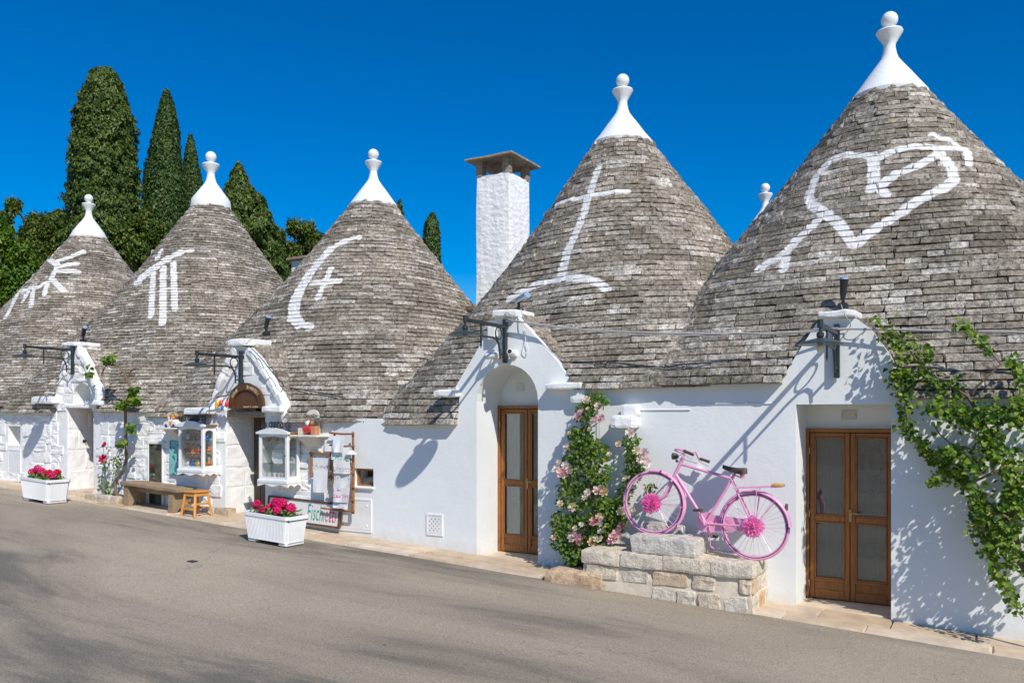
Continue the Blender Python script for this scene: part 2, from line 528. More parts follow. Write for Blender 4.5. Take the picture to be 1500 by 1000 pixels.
# ================================================================== the trullo houses
EAVE_V = 8.91
class Roof:
    def __init__(s, px, capy, half, eL, eR, capr, fs, hc, vc=None):
        s.vc = vc if vc else EAVE_V + half
        c = W(px, capy, s.vc)
        s.uc = c.x; s.a = half; s.b = s.vc - EAVE_V if vc is None else half
        s.zL = eL + CAMZ; s.zR = eR + CAMZ; s.zc = c.z; s.rc = capr; s.fs = fs; s.hc = hc
    def ze(s, x):
        t = min(1.0, max(0.0, (x / s.a + .15) / .3)); t = t*t*(3-2*t)
        return s.zL + (s.zR - s.zL) * t
    def shape(s, x, z):
        t = (z - s.ze(x)) / (s.zc - s.ze(x))
        tt = min(1.0, max(-.1, t))
        rho = 1 - (1 - s.rc / s.a) * tt + .018 * math.sin(math.pi * max(0, tt))
        n = 2 + 3.4 * max(0.0, 1 - tt) ** 3.0
        return rho, n
    def val(s, p):
        x = p[0] - s.uc; y = p[1] - s.vc
        rho, n = s.shape(x, p[2])
        if p[2] > s.zc + .05: return 1.0
        return (abs(x / s.a) ** n + abs(y / s.b) ** n) ** (1.0 / n) - rho
    def point(s, th, z, inset=0.0):
        ct, st = math.cos(th), math.sin(th)
        x = s.a * ct * .7
        for _ in range(3):
            rho, n = s.shape(x, z)
            k = (abs(ct / s.a) ** n + abs(st / s.b) ** n) ** (-1.0 / n) * rho
            x = k * ct
        k -= inset
        return Vector((s.uc + k * ct, s.vc + k * st, z))
    def hit(s, px, py):
        best = None
        d = 6.0
        while d < 27.0:
            p = WD(px, py, d); v = s.val(p)
            if best is None or v < best[0]: best = (v, p)
            if v < 0: return p
            d += .015
        return best[1]
    def stroke(s, pts, hw):
        P = [s.hit(*p) for p in pts]
        hs_ = hw if isinstance(hw, (list, tuple)) else [hw] * len(pts)
        return [(P[i], P[i+1], (hs_[i] + hs_[i+1]) / 2) for i in range(len(P)-1)]
ROOFS = {
    1: Roof(130, 347, 3.35, .26, .20, .40, .95, .060),
    2: Roof(309, 304, 3.45, .10, .08, .41, 1.12, .061),
    3: Roof(547, 301, 3.40, -.02, -.09, .44, .98, .074),
    4: Roof(912, 211, 3.25, -.12, .32, .465, 1.0, .080),
    5: Roof(1303, 141, 3.45, .38, .17, .47, 1.04, .080),
    6: Roof(1121, 338, 2.9, .9, .9, .40, .95, .10, vc=18.6),
}
def zt(pts, k, ox, oy):                     # from an enlarged detail back to the frame
    return [(ox + x / k, oy + y / k) for x, y in pts]
EMB = {}
def heart(r):
    z = lambda p: zt(p, 4.412, 1100, 180)
    s = r.stroke(z([(800, 230), (740, 208), (680, 203), (600, 208), (520, 238), (470, 285), (420, 345), (395, 405), (372, 470), (395, 535), (470, 585), (560, 645), (620, 715), (668, 795)]), [.04, .045, .045, .04, .045, .045, .045, .045, .05, .055, .055, .06, .06, .06])
    s += r.stroke(z([(668, 795), (760, 712), (860, 645), (960, 582), (1060, 512), (1160, 462), (1260, 412), (1318, 370), (1308, 310), (1268, 240), (1215, 190)]), .055)
    s += r.stroke(z([(805, 238), (870, 200), (960, 168), (1060, 152), (1150, 157), (1240, 162), (1320, 167), (1395, 178)]), .048)
    s += r.stroke(z([(1210, 205), (1140, 238), (1060, 280), (960, 315), (880, 370), (840, 402)]), .05)
    s += r.stroke(z([(792, 240), (795, 320), (795, 395), (775, 428)]), .06)
    s += r.stroke(z([(800, 395), (850, 435), (868, 458)]), .055)
    s += r.stroke(z([(1180, 78), (1260, 100), (1330, 145), (1398, 175), (1402, 220), (1415, 268)]), .045)
    s += r.stroke(z([(500, 590), (430, 630), (360, 700), (280, 770), (220, 840), (150, 880), (90, 915), (50, 950)]), .048)
    s += r.stroke(z([(225, 870), (208, 940)]), .045)
    return s
def cross(r):
    z = lambda p: zt(p, 2.631, 660, 90)
    s = r.stroke(z([(570, 405), (545, 480), (515, 580), (480, 660), (440, 760), (428, 820)]), [.045, .05, .058, .06, .062, .08])
    s += r.stroke(z([(410, 553), (470, 531), (540, 518), (610, 508), (680, 502)]), .042)
    s += r.stroke(z([(225, 912), (270, 885), (330, 857), (400, 840), (480, 834), (540, 840), (580, 858), (601, 878)]), .055)
    return s
def crescent(r):
    z = lambda p: zt(p, 2.2735, 380, 200)
    s = r.stroke(z([(332, 336), (285, 346), (240, 372), (202, 412), (165, 455), (136, 505), (116, 555), (112, 600), (135, 624), (172, 631)]), [.025, .05, .075, .10, .11, .12, .12, .11, .07, .03])
    s += r.stroke(z([(238, 437), (196, 535)]), .05)
    s += r.stroke(z([(177, 488), (266, 480)]), .048)
    return s
def trident(r):
    s = r.stroke([(281, 367), (264, 370), (246, 379), (228, 390), (214, 400), (204, 410)], [.03, .06, .09, .12, .14, .15])
    s += r.stroke([(236, 366), (230, 378)], .05)
    s += r.stroke([(224, 400), (221, 462)], .055) + r.stroke([(239, 392), (238, 473)], .065) + r.stroke([(254, 385), (256, 452)], .055)
    return s
def rays(r):
    s = []
    for p in ([(72, 380), (84, 388), (74, 410)], [(80, 384), (102, 377), (122, 369)], [(84, 391), (112, 386)], [(80, 398), (115, 398)], [(76, 408), (93, 426)], [(69, 413), (65, 430)],
              [(74, 410), (55, 420), (32, 426)], [(48, 426), (45, 448)], [(40, 428), (34, 440)], [(26, 432), (8, 464)], [(99, 346), (75, 372), (50, 398), (26, 426)], [(30, 424), (18, 440)]):
        s += r.stroke(p, .055)
    return s
for k, f in ((1, rays), (2, trident), (3, crescent), (4, cross), (5, heart)): EMB[k] = f(ROOFS[k])
RM = {k: m_roof('lichened_limestone_%s' % n, EMB.get(k)) for k, n in ((1, 'a'), (2, 'b'), (3, 'c'), (4, 'd'), (5, 'e'))}
RM[6] = RM_plain = m_roof('lichened_limestone_f', None)

# gable outlines on the front plane (u, z) : the roof stones stop there
def wl2(pts, v=VF):
    return [(W(px, py, v).x, W(px, py, v).z) for px, py in pts]
GAB = {
    2: wl2([(82, 625), (82, 596), (86, 575), (91, 553), (97, 528), (102, 509), (116, 508), (129, 530), (140, 556), (148, 572), (146, 600), (146, 630)]),
    3: wl2([(310, 645), (310, 604), (313, 586), (319, 567), (328, 545), (339, 520), (344, 505), (366, 509), (381, 525), (397, 553), (412, 577), (420, 592), (421, 616), (421, 650)]),
    4: wl2([(671, 665), (671, 612), (673, 582), (667, 567), (704, 504), (727, 463), (757, 463), (776, 483), (815, 527), (840, 562), (858, 575), (858, 610)]),
    5: wl2([(1132, 590), (1137, 579), (1150, 548), (1162, 527), (1174, 508), (1201, 466), (1254, 466), (1274, 480), (1293, 505), (1306, 524), (1325, 566), (1332, 600)]),
}
def shrink(poly, d):
    cx = sum(p[0] for p in poly)/len(poly); top = max(p[1] for p in poly)
    return [(p[0] + (d if p[0] < cx else -d), p[1] - (d*1.5 if p[1] > top-.3 else 0)) for p in poly]
GS = {k: shrink(g_, .09) for k, g_ in GAB.items()}
# one roofing slab: x along the course, y outwards (front at 0, tail at -1), z up; a few variants share their data
def slab_variant(seed):
    q = random.Random(seed)
    sec = [(-1, -.5), (-.03, -.5), (0, -.42), (-.05, .10), (-.105, .44), (-.15, .5), (-1, .5)]
    st = [-.5, -.46, -.14, .18, .46, .5]
    vs = []
    m = len(sec)
    wob = [q.uniform(-.025, .025) for _ in st]; zt_ = [q.uniform(-.06, .02) for _ in st]; zb_ = [q.uniform(-.02, .05) for _ in st]
    sk0, sk1 = q.uniform(-.05, .05), q.uniform(-.05, .05)
    for i, x in enumerate(st):
        end = i in (0, len(st)-1)
        for y, z in sec:
            yy = y if y == -1 else y + wob[i] + q.uniform(-.025, .025) - (.02 if end else 0)
            zz = z + (zt_[i] if z > 0 else zb_[i]) * (1 if y != -1 else 0)
            if end: zz *= .97
            vs.append((x + (sk0 if x < 0 else sk1) * z * (1 if abs(x) > .4 else 0), yy, zz))
    fs = []
    for i in range(len(st)-1):
        for k in range(m-1):
            fs.append((i*m+k, i*m+k+1, (i+1)*m+k+1, (i+1)*m+k))
    e0 = tuple(range(m-1, -1, -1)); e1 = tuple((len(st)-1)*m + k for k in range(m))
    return np.array(vs), fs, (e0, e1)
NVAR = 14
VARS = [slab_variant(500+i) for i in range(NVAR)]
def var_meshes(mat):
    out = []
    for vs, fs, es in VARS:
        me = bpy.data.meshes.new('roof_stone'); me.from_pydata(vs.tolist(), [], [tuple(reversed(f)) for f in fs] + [tuple(reversed(e)) for e in es])
        me.materials.append(mat); me.update(); out.append(me)
    return out
def quads_tri(fs, es):
    F = [tuple(reversed(f)) for f in fs]
    for e in es:
        e = tuple(reversed(e)); m = len(e)
        # strip of quads over the end cap (7 points: 3 quads, the last one degenerate-free)
        F += [(e[0], e[1], e[5], e[6]), (e[1], e[2], e[4], e[5]), (e[2], e[3], e[4], e[4])]
    return F
VQ = []
for vs, fs, es in VARS:
    Q = [f for f in quads_tri(fs, es)]
    VQ.append((vs, Q))

def build_roof(k, house, nparts=300):
    r = ROOFS[k]; q = random.Random(40+k)
    mat = RM[k]
    # inner mass
    c = MB(); NT_ = 180; zs = []
    zmin = min(r.zL, r.zR)
    lev = 26
    rings = []
    for i in range(lev+1):
        t = i / lev
        ring = []
        for j in range(NT_):
            th = 2*math.pi*j/NT_
            x = r.a*math.cos(th)*.9
            z = r.ze(x) + .015 + (r.zc + .05 - r.ze(x)) * t
            ring.append(r.point(th, min(z, r.zc), .2 if t < .9 else .12))
            ring[-1].z = z
            if k in GAB and ring[-1].y < VF + .74 and min(a_[0] for a_ in GAB[k])-.1 < ring[-1].x < max(a_[0] for a_ in GAB[k])+.1:
                if inpoly((ring[-1].x, min(z, max(a_[1] for a_ in GAB[k])-.02)), GAB[k]) or inpoly((ring[-1].x, max(z-.1, CAMZ-.1)), GAB[k]): ring[-1].y = VF + .74
        rings.append(ring)
    vs = [p for g_ in rings for p in g_]
    fs = [(i*NT_+j, i*NT_+(j+1) % NT_, (i+1)*NT_+(j+1) % NT_, (i+1)*NT_+j) for i in range(lev) for j in range(NT_)]
    fs += [tuple(reversed(range(NT_))), tuple(lev*NT_+j for j in range(NT_))]
    c.add(vs, fs)
    roof = c.build('roof', M['core'], house)
    # courses of slabs
    z = zmin; course = 0; items = []
    others = [ROOFS[j] for j in ROOFS if j != k]
    while z < r.zc - .01:
        h = r.hc * q.uniform(.90, 1.10) * (1.15 if course < 5 else 1.0)
        if z + h > r.zc: h = max(.05, r.zc - z + .015)
        zm = z + h/2
        N = 360
        pts = [r.point(2*math.pi*i/N, zm) for i in range(N)]
        cum = [0.0]
        for i in range(N): cum.append(cum[-1] + (pts[(i+1) % N] - pts[i]).length)
        tot = cum[-1]
        s0 = q.uniform(0, .4); s = s0; idx = 0
        lscale = min(1.0, .45 + tot / 14.0) * (.9 if k in (1, 2) else 1.0)
        fz = q.uniform(0, 50)
        while s < tot + s0 - .05:
            L = q.choice((.17, .22, .26, .3, .34, .4, .48)) * q.uniform(.85, 1.15) * lscale
            if s + L > tot + s0 - .12: L = tot + s0 - s
            ms = (s + L/2) % tot
            while True:
                if cum[idx] <= ms < cum[idx+1]: break
                idx = (idx + 1) % N
            f = (ms - cum[idx]) / max(1e-9, cum[idx+1]-cum[idx])
            p = pts[idx].lerp(pts[(idx+1) % N], f)
            t = (pts[(idx+2) % N] - pts[idx-1]); t.z = 0; t.normalize()
            n = Vector((t.y, -t.x, 0))
            s += L
            if zm < r.ze(p.x - r.uc) - .01: continue
            if k in GAB and p.y < VF + .72:
                gp = GS[k] if p.y > VF + .03 else GAB[k]
                M_ = 12; free = [not inpoly((p.x + t.x*L*((m_+.5)/M_-.5), p.z), gp) for m_ in range(M_)]
                if not all(free):
                    best = (0, 0); a_ = 0
                    while a_ < M_:
                        if free[a_]:
                            b_ = a_
                            while b_ < M_ and free[b_]: b_ += 1
                            if b_-a_ > best[1]-best[0]: best = (a_, b_)
                            a_ = b_
                        else: a_ += 1
                    if best[1]-best[0] < 2: continue
                    p = p + t*L*((best[0]+best[1])/2/M_-.5); L = L*(best[1]-best[0])/M_
            inside = False
            for o in others:
                if abs(p.x - o.uc) < o.a*1.05 and abs(p.y - o.vc) < o.b*1.05 and o.val(p) < -.13: inside = True; break
            if inside: continue
            wob = .018 * mnoise.noise((p.x*1.3 + fz*0, p.y*1.3, z*2.2 + k*7))
            p = p + Vector((0, 0, wob)) + n * q.uniform(-.008, .009)
            tilt = q.uniform(-.03, .03) ; roll = q.uniform(-.008, .008)
            bx = -t                                     # x axis so that x, n, z is right-handed
            zz = Vector((0, 0, 1))
            Rm = Matrix((bx, n, zz)).transposed()
            Rm = Rm @ Euler((tilt, roll, q.uniform(-.02, .02))).to_matrix()
            D = .30
            A = Rm @ Matrix.Diagonal((L - q.uniform(.002, .007), D, h * q.uniform(.89, .95)))
            px, py, d = proj(p)
            facing = n.dot(Vector((0, 0, 0)) - Vector((p.x, p.y, 0))) / math.hypot(p.x, p.y)
            size = 0.0
            if facing > .12 and -10 < px < 1510 and py > -10: size = L * facing * h / (d*d)
            items.append((size, A, p, q.randrange(NVAR), q.random()))
        z += h; course += 1
    if k in GAB:                                   # saddle behind the gable, courses running back into the cone
        gp = GAB[k][1:-1]; zt_ = max(a[1] for a in gp) - .03; z = min(r.zL, r.zR) + .12
        while z < zt_:
            h = r.hc * q.uniform(.92, 1.1); zm = z + h/2
            xs_ = []
            for i in range(len(gp)-1):
                (xa, za), (xb, zb) = gp[i], gp[i+1]
                zl_ = z - .02
                if (za - zl_)*(zb - zl_) < 0: xs_.append(xa + (xb-xa)*(zl_-za)/(zb-za))
            if len(xs_) >= 2:
                for s_, x_ in ((-1, min(xs_)), (1, max(xs_))):
                    v = VF + .07 + q.uniform(0, .04)
                    while v < VF + .85:
                        L = q.uniform(.18, .4); n = Vector((s_, 0, 0)); t = Vector((0, s_, 0))
                        p = Vector((x_ + s_*q.uniform(.012, .035), v + L/2, zm))
                        A = Matrix((-t, n, Vector((0, 0, 1)))).transposed() @ Euler((q.uniform(-.03, .03), q.uniform(-.02, .02), q.uniform(-.03, .03))).to_matrix() @ Matrix.Diagonal((L-.006, .30, h*q.uniform(.96, 1.05)))
                        items.append((L*h*.3/100 if s_ > 0 else 0.0, A, p, q.randrange(NVAR), q.random()))
                        v += L
            z += h
    order = sorted(range(len(items)), key=lambda i: -items[i][0])
    big = set(i for i in order[:nparts] if items[i][0] > 0)
    meshes = var_meshes(mat) if big else None
    Vs = []; Fs = []; At = []; base = 0
    for i, (size, A, p, vi, rv) in enumerate(items):
        if i in big:
            Mx = A.to_4x4(); Mx.translation = p
            link_mesh('roof_stone', meshes[vi], roof, Mx)
        else:
            vs, Q = VQ[vi]
            An = np.array(A)
            Vs.append(vs @ An.T + np.array(p)); 
            for f in Q: Fs.append(tuple(x + base for x in f) if f[2] != f[3] else tuple(x + base for x in f[:3]))
            At += [rv] * len(Q); base += len(vs)
    me = bpy.data.meshes.new('roof_stones')
    V = np.concatenate(Vs) - np.array(org(house))
    me.from_pydata(V.tolist(), [], Fs)
    a = me.attributes.new('piece_rnd', 'FLOAT', 'FACE'); a.data.foreach_set('value', np.array(At, dtype=np.float32))
    me.materials.append(mat); me.update()
    o = bpy.data.objects.new('roof_stones', me); COL.objects.link(o); o.parent = roof; o['kind'] = 'stuff'
    # whitewashed cone cap and finial
    fs_ = r.fs; cc = Vector((r.uc, r.vc, r.zc))
    prof = [(r.rc*1.03/fs_, -.09), (r.rc*1.045/fs_, -.01), (.365, .135), (.262, .28), (.168, .405), (.112, .485), (.090, .545), (.072, .64), (.076, .685), (.112, .745), (.160, .825), (.167, .842), (.158, .86), (.085, .878), (.05, .888), (.05, .92)]
    f = MB().lathe([(a_*fs_, b_*fs_) for a_, b_ in prof], cc, 40)
    cap = f.build('roof_cap', M['plaster'], house, smooth=True)
    b = MB().ball(cc + Vector((0, 0, 1.005*fs_)), .105*fs_, 24)
    b.build('finial_ball', M['plaster'], cap, smooth=True)
    return roof

# whitewashed masonry blocks: pillow-shaped, x and z in the wall, front at -y
def pillow_variant(seed):
    q = random.Random(seed)
    xs_ = [-.5, -.45, -.15, .16, .45, .5]; zs_ = [-.5, -.43, -.12, .16, .43, .5]
    vs = []; nx = len(xs_)
    cj = [q.uniform(-.05, .05) for _ in range(8)]
    for j, z in enumerate(zs_):
        for i, x in enumerate(xs_):
            bx = i in (0, nx-1); bz = j in (0, nx-1)
            y = 0.0 if (bx or bz) else -(.62 + q.uniform(-.22, .38))
            if i in (1, 4) or j in (1, 4): y *= .86
            xx = x * (1 - (.10 if bz else 0)) + q.uniform(-.025, .025) + cj[0]*z*.6
            zz = z * (1 - (.10 if bx else 0)) + q.uniform(-.03, .03) + cj[1]*x*.5
            vs.append((xx, y, zz))
    fs = [(j*nx+i, j*nx+i+1, (j+1)*nx+i+1, (j+1)*nx+i) for j in range(nx-1) for i in range(nx-1)]
    return vs, fs
def mesh_of(name, vs, fs, mat, smooth=False):
    me = bpy.data.meshes.new(name); me.from_pydata([tuple(v) for v in vs], [], fs); me.materials.append(mat)
    if smooth: me.shade_smooth()
    me.update(); return me
PILL = [mesh_of('wall_stone', *pillow_variant(900+i), M['whitewash']) for i in range(12)]
def rough(parent, u0, u1, zlo, zhi, ok, v=VF, seed=1, hmin=.13, hmax=.26, lmin=.16, lmax=.46, depth=.034, jamb=False):
    """courses of blocks over u0..u1 (along the wall, or into the jamb), kept where ok(u, z)"""
    q = random.Random(seed)
    z = zlo
    while z < zhi:
        h = q.uniform(hmin, hmax); u = u0 - q.uniform(0, .15)
        while u < u1:
            L = q.uniform(lmin, lmax)
            a, b = max(u, u0), min(u + L, u1)
            c = (a+b)/2; zc = z + h/2
            if b - a > .05 and ok(c, zc) and (ok(a+.02, zc) and ok(b-.02, zc) or q.random() < .0):
                dz = .02 * mnoise.noise((c*1.5, z*2, seed))
                if not jamb:
                    Mx = Matrix.Translation((c, v + .004, zc + dz)) @ Matrix.Rotation(q.uniform(-.03, .03), 4, 'Y') @ Matrix.Diagonal((b-a+.004, depth*q.uniform(.5, 1.35), h*1.02, 1))
                else:                       # faces +u : x of the block runs along +v
                    Mx = Matrix.Translation((v - .004, c, zc)) @ Matrix.Rotation(R(90), 4, 'Z') @ Matrix.Diagonal((b-a+.004, depth*q.uniform(.4, 1.0), h*1.02, 1))
                link_mesh('wall_stone', q.choice(PILL), parent, Mx)
            u += L
        z += h
def front(a, b, d):
    return (a, d, b)
def arch(u0, u1, zb, zs_, top, n=14):
    """opening outline: straight jambs to zs_, round head up to top"""
    c = (u0+u1)/2; hw = (u1-u0)/2
    P = [(u0, zb)] + [(c - hw*math.cos(math.pi*i/n), zs_ + (top-zs_)*math.sin(math.pi*i/n)) for i in range(n+1)] + [(u1, zb)]
    return P
def rect(u0, u1, z0, z1):
    return [(u0, z0), (u0, z1), (u1, z1), (u1, z0)]
def wall_outline(u0, u1, topl, topr, gable=None):
    """closed outline with level wall heads left and right of the gable"""
    P = [(u0, gz(u0) - .15), (u0, topl)]
    if gable:
        pk = max(range(len(gable)), key=lambda i: gable[i][1])
        L = [p for p in gable[:pk] if p[1] > topl]; Q = [p for p in gable[pk:] if p[1] > topr]
        P += [(L[0][0] - .02, topl)] + L + Q + [(Q[-1][0] + .02, topr)]
    P += [(u1, topr), (u1, gz(u1) - .15)]
    return P
def wob_line(P, amp=.012, step=.12, seed=0):
    """hand-plastered edges: subdivide and jitter an outline"""
    q = random.Random(seed); out = []
    for i in range(len(P)):
        a = Vector(P[i]); b = Vector(P[(i+1) % len(P)]); n = max(1, int((b-a).length/step))
        out.append(tuple(a))
        for k in range(1, n):
            p = a.lerp(b, k/n); d = (b-a).normalized()
            out.append((p.x + d.y*q.uniform(-amp, amp), p.y - d.x*q.uniform(-amp, amp)))
    return out
HU = {1: (-23.0, -15.5), 2: (-15.5, -12.6), 3: (-12.6, -7.45), 4: (-7.45, -3.1), 5: (-3.1, 2.6)}
lab = {1: 'white trullo with a sunburst of rays painted on its grey cone roof',
       2: 'white stone trullo with a three-pronged emblem painted on its grey cone roof',
       3: 'white trullo souvenir shop with a crescent and small cross painted on its roof',
       4: 'white trullo with tall cross painted on its roof and arched doorway',
       5: 'white trullo with a heart and arrow painted on its grey cone roof',
       6: 'trullo in the back row, only its white finial showing between two roofs'}
H = {}
for k, (u0, u1) in HU.items():
    H[k] = thing('trullo_house', ((u0+u1)/2, VF, gz((u0+u1)/2)), lab[k], 'house', 'row of trullo houses')
H[6] = thing('trullo_house', (ROOFS[6].uc, 16.0, .2), lab[6], 'house', 'row of trullo houses')
for k in ROOFS: build_roof(k, H[k], 300 if k < 6 else 0)

# openings: (u0, u1, z bottom, z top)
DC = dict(u0=-5.85, u1=-4.93, sill=CAMZ-1.85, top=CAMZ+.15)
DD = dict(u0=-1.80, u1=-.875, sill=CAMZ-2.035, top=CAMZ-.13)
uB0, uB1 = -10.67, -9.76
uA0, uA1 = PU(98.6, VF), PU(137, VF)
def R_(k): return ROOFS[k]
def z_at(px, py, v=VF): return W(px, py, v).z
WT = .64                                   # wall thickness shown in the openings
def body(k, u0, u1):
    r = R_(k); z1 = min(r.zL, r.zR) + .02
    MB().box((u0+.02, 9.95, gz(u0)-.4), (u1-.02, min(r.vc + r.b, 15.2), z1)).build('rear_wall', M['plaster'], H[k])
# house 1 (rubble front, small shuttered hole and meter hatch)
w1 = MB().prism(wall_outline(*HU[1], CAMZ+.30, CAMZ+.24), VF, VF+WT, front, [rect(PU(12, VF), PU(30, VF), z_at(20, 652), z_at(20, 624))])
W1 = w1.build('wall', M['whitewash'], H[1]); body(1, *HU[1])
MB().box((PU(10, VF), VF+.30, z_at(20, 656)), (PU(33, VF), VF+.33, z_at(20, 620))).build('window_board', M['plaster'], H[1])
hx = rect(PU(10, VF), PU(31.5, VF), z_at(20, 694), z_at(20, 622))
def ok1(u, z):
    return z > gz(u) + .02 and z < CAMZ + .22 and not inpoly((u, z), hx)
rough(W1, HU[1][0], HU[1][1], gz(-15.5)-.1, CAMZ+.3, ok1, seed=11)
# house 2
nich = arch(PU(107, VF), PU(134, VF), z_at(120, 592), z_at(120, 582), z_at(120, 561))
o2 = wall_outline(*HU[2], CAMZ+.16, CAMZ+.14, GAB[2])
drA = rect(uA0, uA1, gz(-14.6)-.15, z_at(115, 597))
wnB = rect(PU(221, VF), PU(240, VF), gz(-13)-.05, z_at(230, 650))
w2 = MB().prism(o2[:-1] + [(HU[2][1], gz(HU[2][1])-.15), (uA1, gz(uA1)-.15), (uA1, z_at(115, 597)), (uA0, z_at(115, 597)), (uA0, gz(uA0)-.15)], VF, VF+WT, front, [nich])
W2 = w2.build('wall', M['whitewash'], H[2]); body(2, *HU[2])
MB().box((PU(104, VF), VF+.34, z_at(120, 596)), (PU(137, VF), VF+.40, z_at(120, 556))).build('niche_back', M['plaster'], H[2])
def ok2(u, z):
    if z < gz(u) + .02: return False
    if inpoly((u, z), [(uA0-.01, -5), (uA0-.01, z_at(115, 596)), (uA1+.01, z_at(115, 596)), (uA1+.01, -5)]): return False
    if inpoly((u, z), [(p[0]*1.0, p[1]) for p in arch(PU(105, VF), PU(136, VF), z_at(120, 596), z_at(120, 580), z_at(120, 558))]): return False
    return z < CAMZ + .06 or inpoly((u, z), GAB[2])
rough(W2, HU[2][0], HU[2][1], gz(-12.6)-.1, CAMZ+1.6, ok2, seed=12)
rough(W2, VF+.01, VF+.50, gz(-15)+.0, z_at(115, 597), lambda a, z: True, v=uA0-.002, seed=22, jamb=True, hmin=.25, hmax=.4, lmin=.3, lmax=.5, depth=.03)
# house 3
wn3 = rect(PU(519, VF), PU(547, VF), z_at(533, 712), z_at(533, 686))
hB = z_at(360, 600)
archB = arch(uB0, uB1, gz(-10.2)-.2, hB - .02, z_at(360, 560))
winG = rect(PU(221, VF), PU(241, VF), gz(-12.2)+.12, z_at(230, 650))
o3 = wall_outline(*HU[3], CAMZ+.05, CAMZ-.03, GAB[3])
P3 = o3[:-1] + [(HU[3][1], gz(HU[3][1])-.15), (uB1, gz(uB1)-.15)] + list(reversed(archB[1:-1])) + [(uB0, gz(uB0)-.15)]
w3 = MB().prism(P3, VF, VF+WT, front, [wn3])
W3 = w3.build('wall', M['plaster'], H[3]); body(3, *HU[3])
def ok3(u, z):
    if z < gz(u) + .02: return False
    if inpoly((u, z), [(p[0], p[1]) for p in arch(uB0-.01, uB1+.01, -5, hB-.02, z_at(360, 558))]): return False
    if u > -8.35: return False
    if u > -8.9 and z > gz(u) + 1.35: return False
    return z < CAMZ - .08 or inpoly((u, z), GAB[3])
rough(W3, HU[3][0], -8.3, gz(-8.3)-.1, CAMZ+1.4, ok3, seed=13)
rough(W3, VF+.01, VF+.58, gz(-10.7)+.05, hB, lambda a, z: True, v=uB0-.002, seed=23, jamb=True, hmin=.3, hmax=.42, lmin=.3, lmax=.58, depth=.03)
# house 4 and 5 (smooth plaster)
aC = arch(DC['u0'], DC['u1'], gz(-5.4)-.2, CAMZ+.20, CAMZ+.67)
o4 = wall_outline(*HU[4], CAMZ-.05, CAMZ+.38, GAB[4])
P4 = o4[:-1] + [(HU[4][1], gz(HU[4][1])-.15), (DC['u1'], gz(DC['u1'])-.15)] + list(reversed(aC[1:-1])) + [(DC['u0'], gz(DC['u0'])-.15)]
MB().prism(P4, VF, VF+WT, front).build('wall', M['plaster'], H[4]); body(4, *HU[4])
o5 = wall_outline(*HU[5], CAMZ+.43, CAMZ+.22, GAB[5])
P5 = o5[:-1] + [(HU[5][1], gz(HU[5][1])-.15), (DD['u1'], gz(DD['u1'])-.15), (DD['u1'], CAMZ+.13), (DD['u0'], CAMZ+.13), (DD['u0'], gz(DD['u0'])-.15)]
MB().prism(P5, VF, VF+WT, front).build('wall', M['plaster'], H[5]); body(5, *HU[5])
MB().box((ROOFS[6].uc-2.6, 15.9, .0), (ROOFS[6].uc+2.6, 21.2, ROOFS[6].zL+.02)).build('wall', M['plaster'], H[6])
# walls over the door heads
for k, d in ((4, DC), (5, DD)):
    MB().box((d['u0']-.2, VF+.62, d['top']-.01), (d['u1']+.2, VF+.70, d['top']+.75)).build('door_head_wall', M['plaster'], H[k])
# ================================================================== parts of the houses
M['doorwood'] = m_wood('varnished_door_wood', (.21, .072, .016), (.42, .165, .042), 2, .36)
M['darkwood'] = m_wood('dark_old_wood', (.06, .04, .025), (.15, .105, .07), 2, .6)
M['greywood'] = m_wood('weathered_grey_wood', (.19, .125, .075), (.46, .33, .21), 0, .8)
M['stoolwood'] = m_wood('honey_pine_wood', (.50, .22, .05), (.72, .36, .10), 2, .4)
M['polewood'] = m_wood('brown_branch_wood', (.20, .08, .025), (.42, .19, .075), 2, .55)
M['brass'] = simple('worn_brass', (.45, .33, .15), .35, .9)
M['iron'] = simple('dark_painted_iron', (.030, .040, .045), .42, .2, var=.3)
M['black'] = simple('black_plastic', (.02, .02, .022), .45)
M['steel'] = simple('brushed_steel', (.55, .56, .58), .3, .9)
M['whitepaint'] = simple('white_gloss_paint', (.80, .80, .78), .4, var=.1)
M['whiteplastic'] = simple('white_plastic', (.78, .78, .76), .45, var=.06)
M['glass'] = m_glass('window_glass', (.82, .88, .88), .13)
M['caseglass'] = m_glass('cabinet_glass', (.96, .97, .97), .025)
M['capstone'] = m_rubble('weathered_cap_stone')
for n_ in M['capstone'].node_tree.nodes:
    if n_.type == 'VALTORGB' and len(n_.color_ramp.elements) == 4:
        for e, c in zip(n_.color_ramp.elements, ((.36, .28, .20), (.42, .35, .27), (.33, .25, .17), (.28, .19, .12))): e.color = (*c, 1)
def m_curtain():
    t = NT('grey_net_curtain')
    f = t.ramp(t.noise(26, 3, .5, t.stretch((1, 1, .03))), [(.3, (.155, .165, .155)), (.7, (.185, .195, .185))])
    t.col(f); t.rough(.95); t.spec(.1)
    return t.m
M['curtain'] = m_curtain()
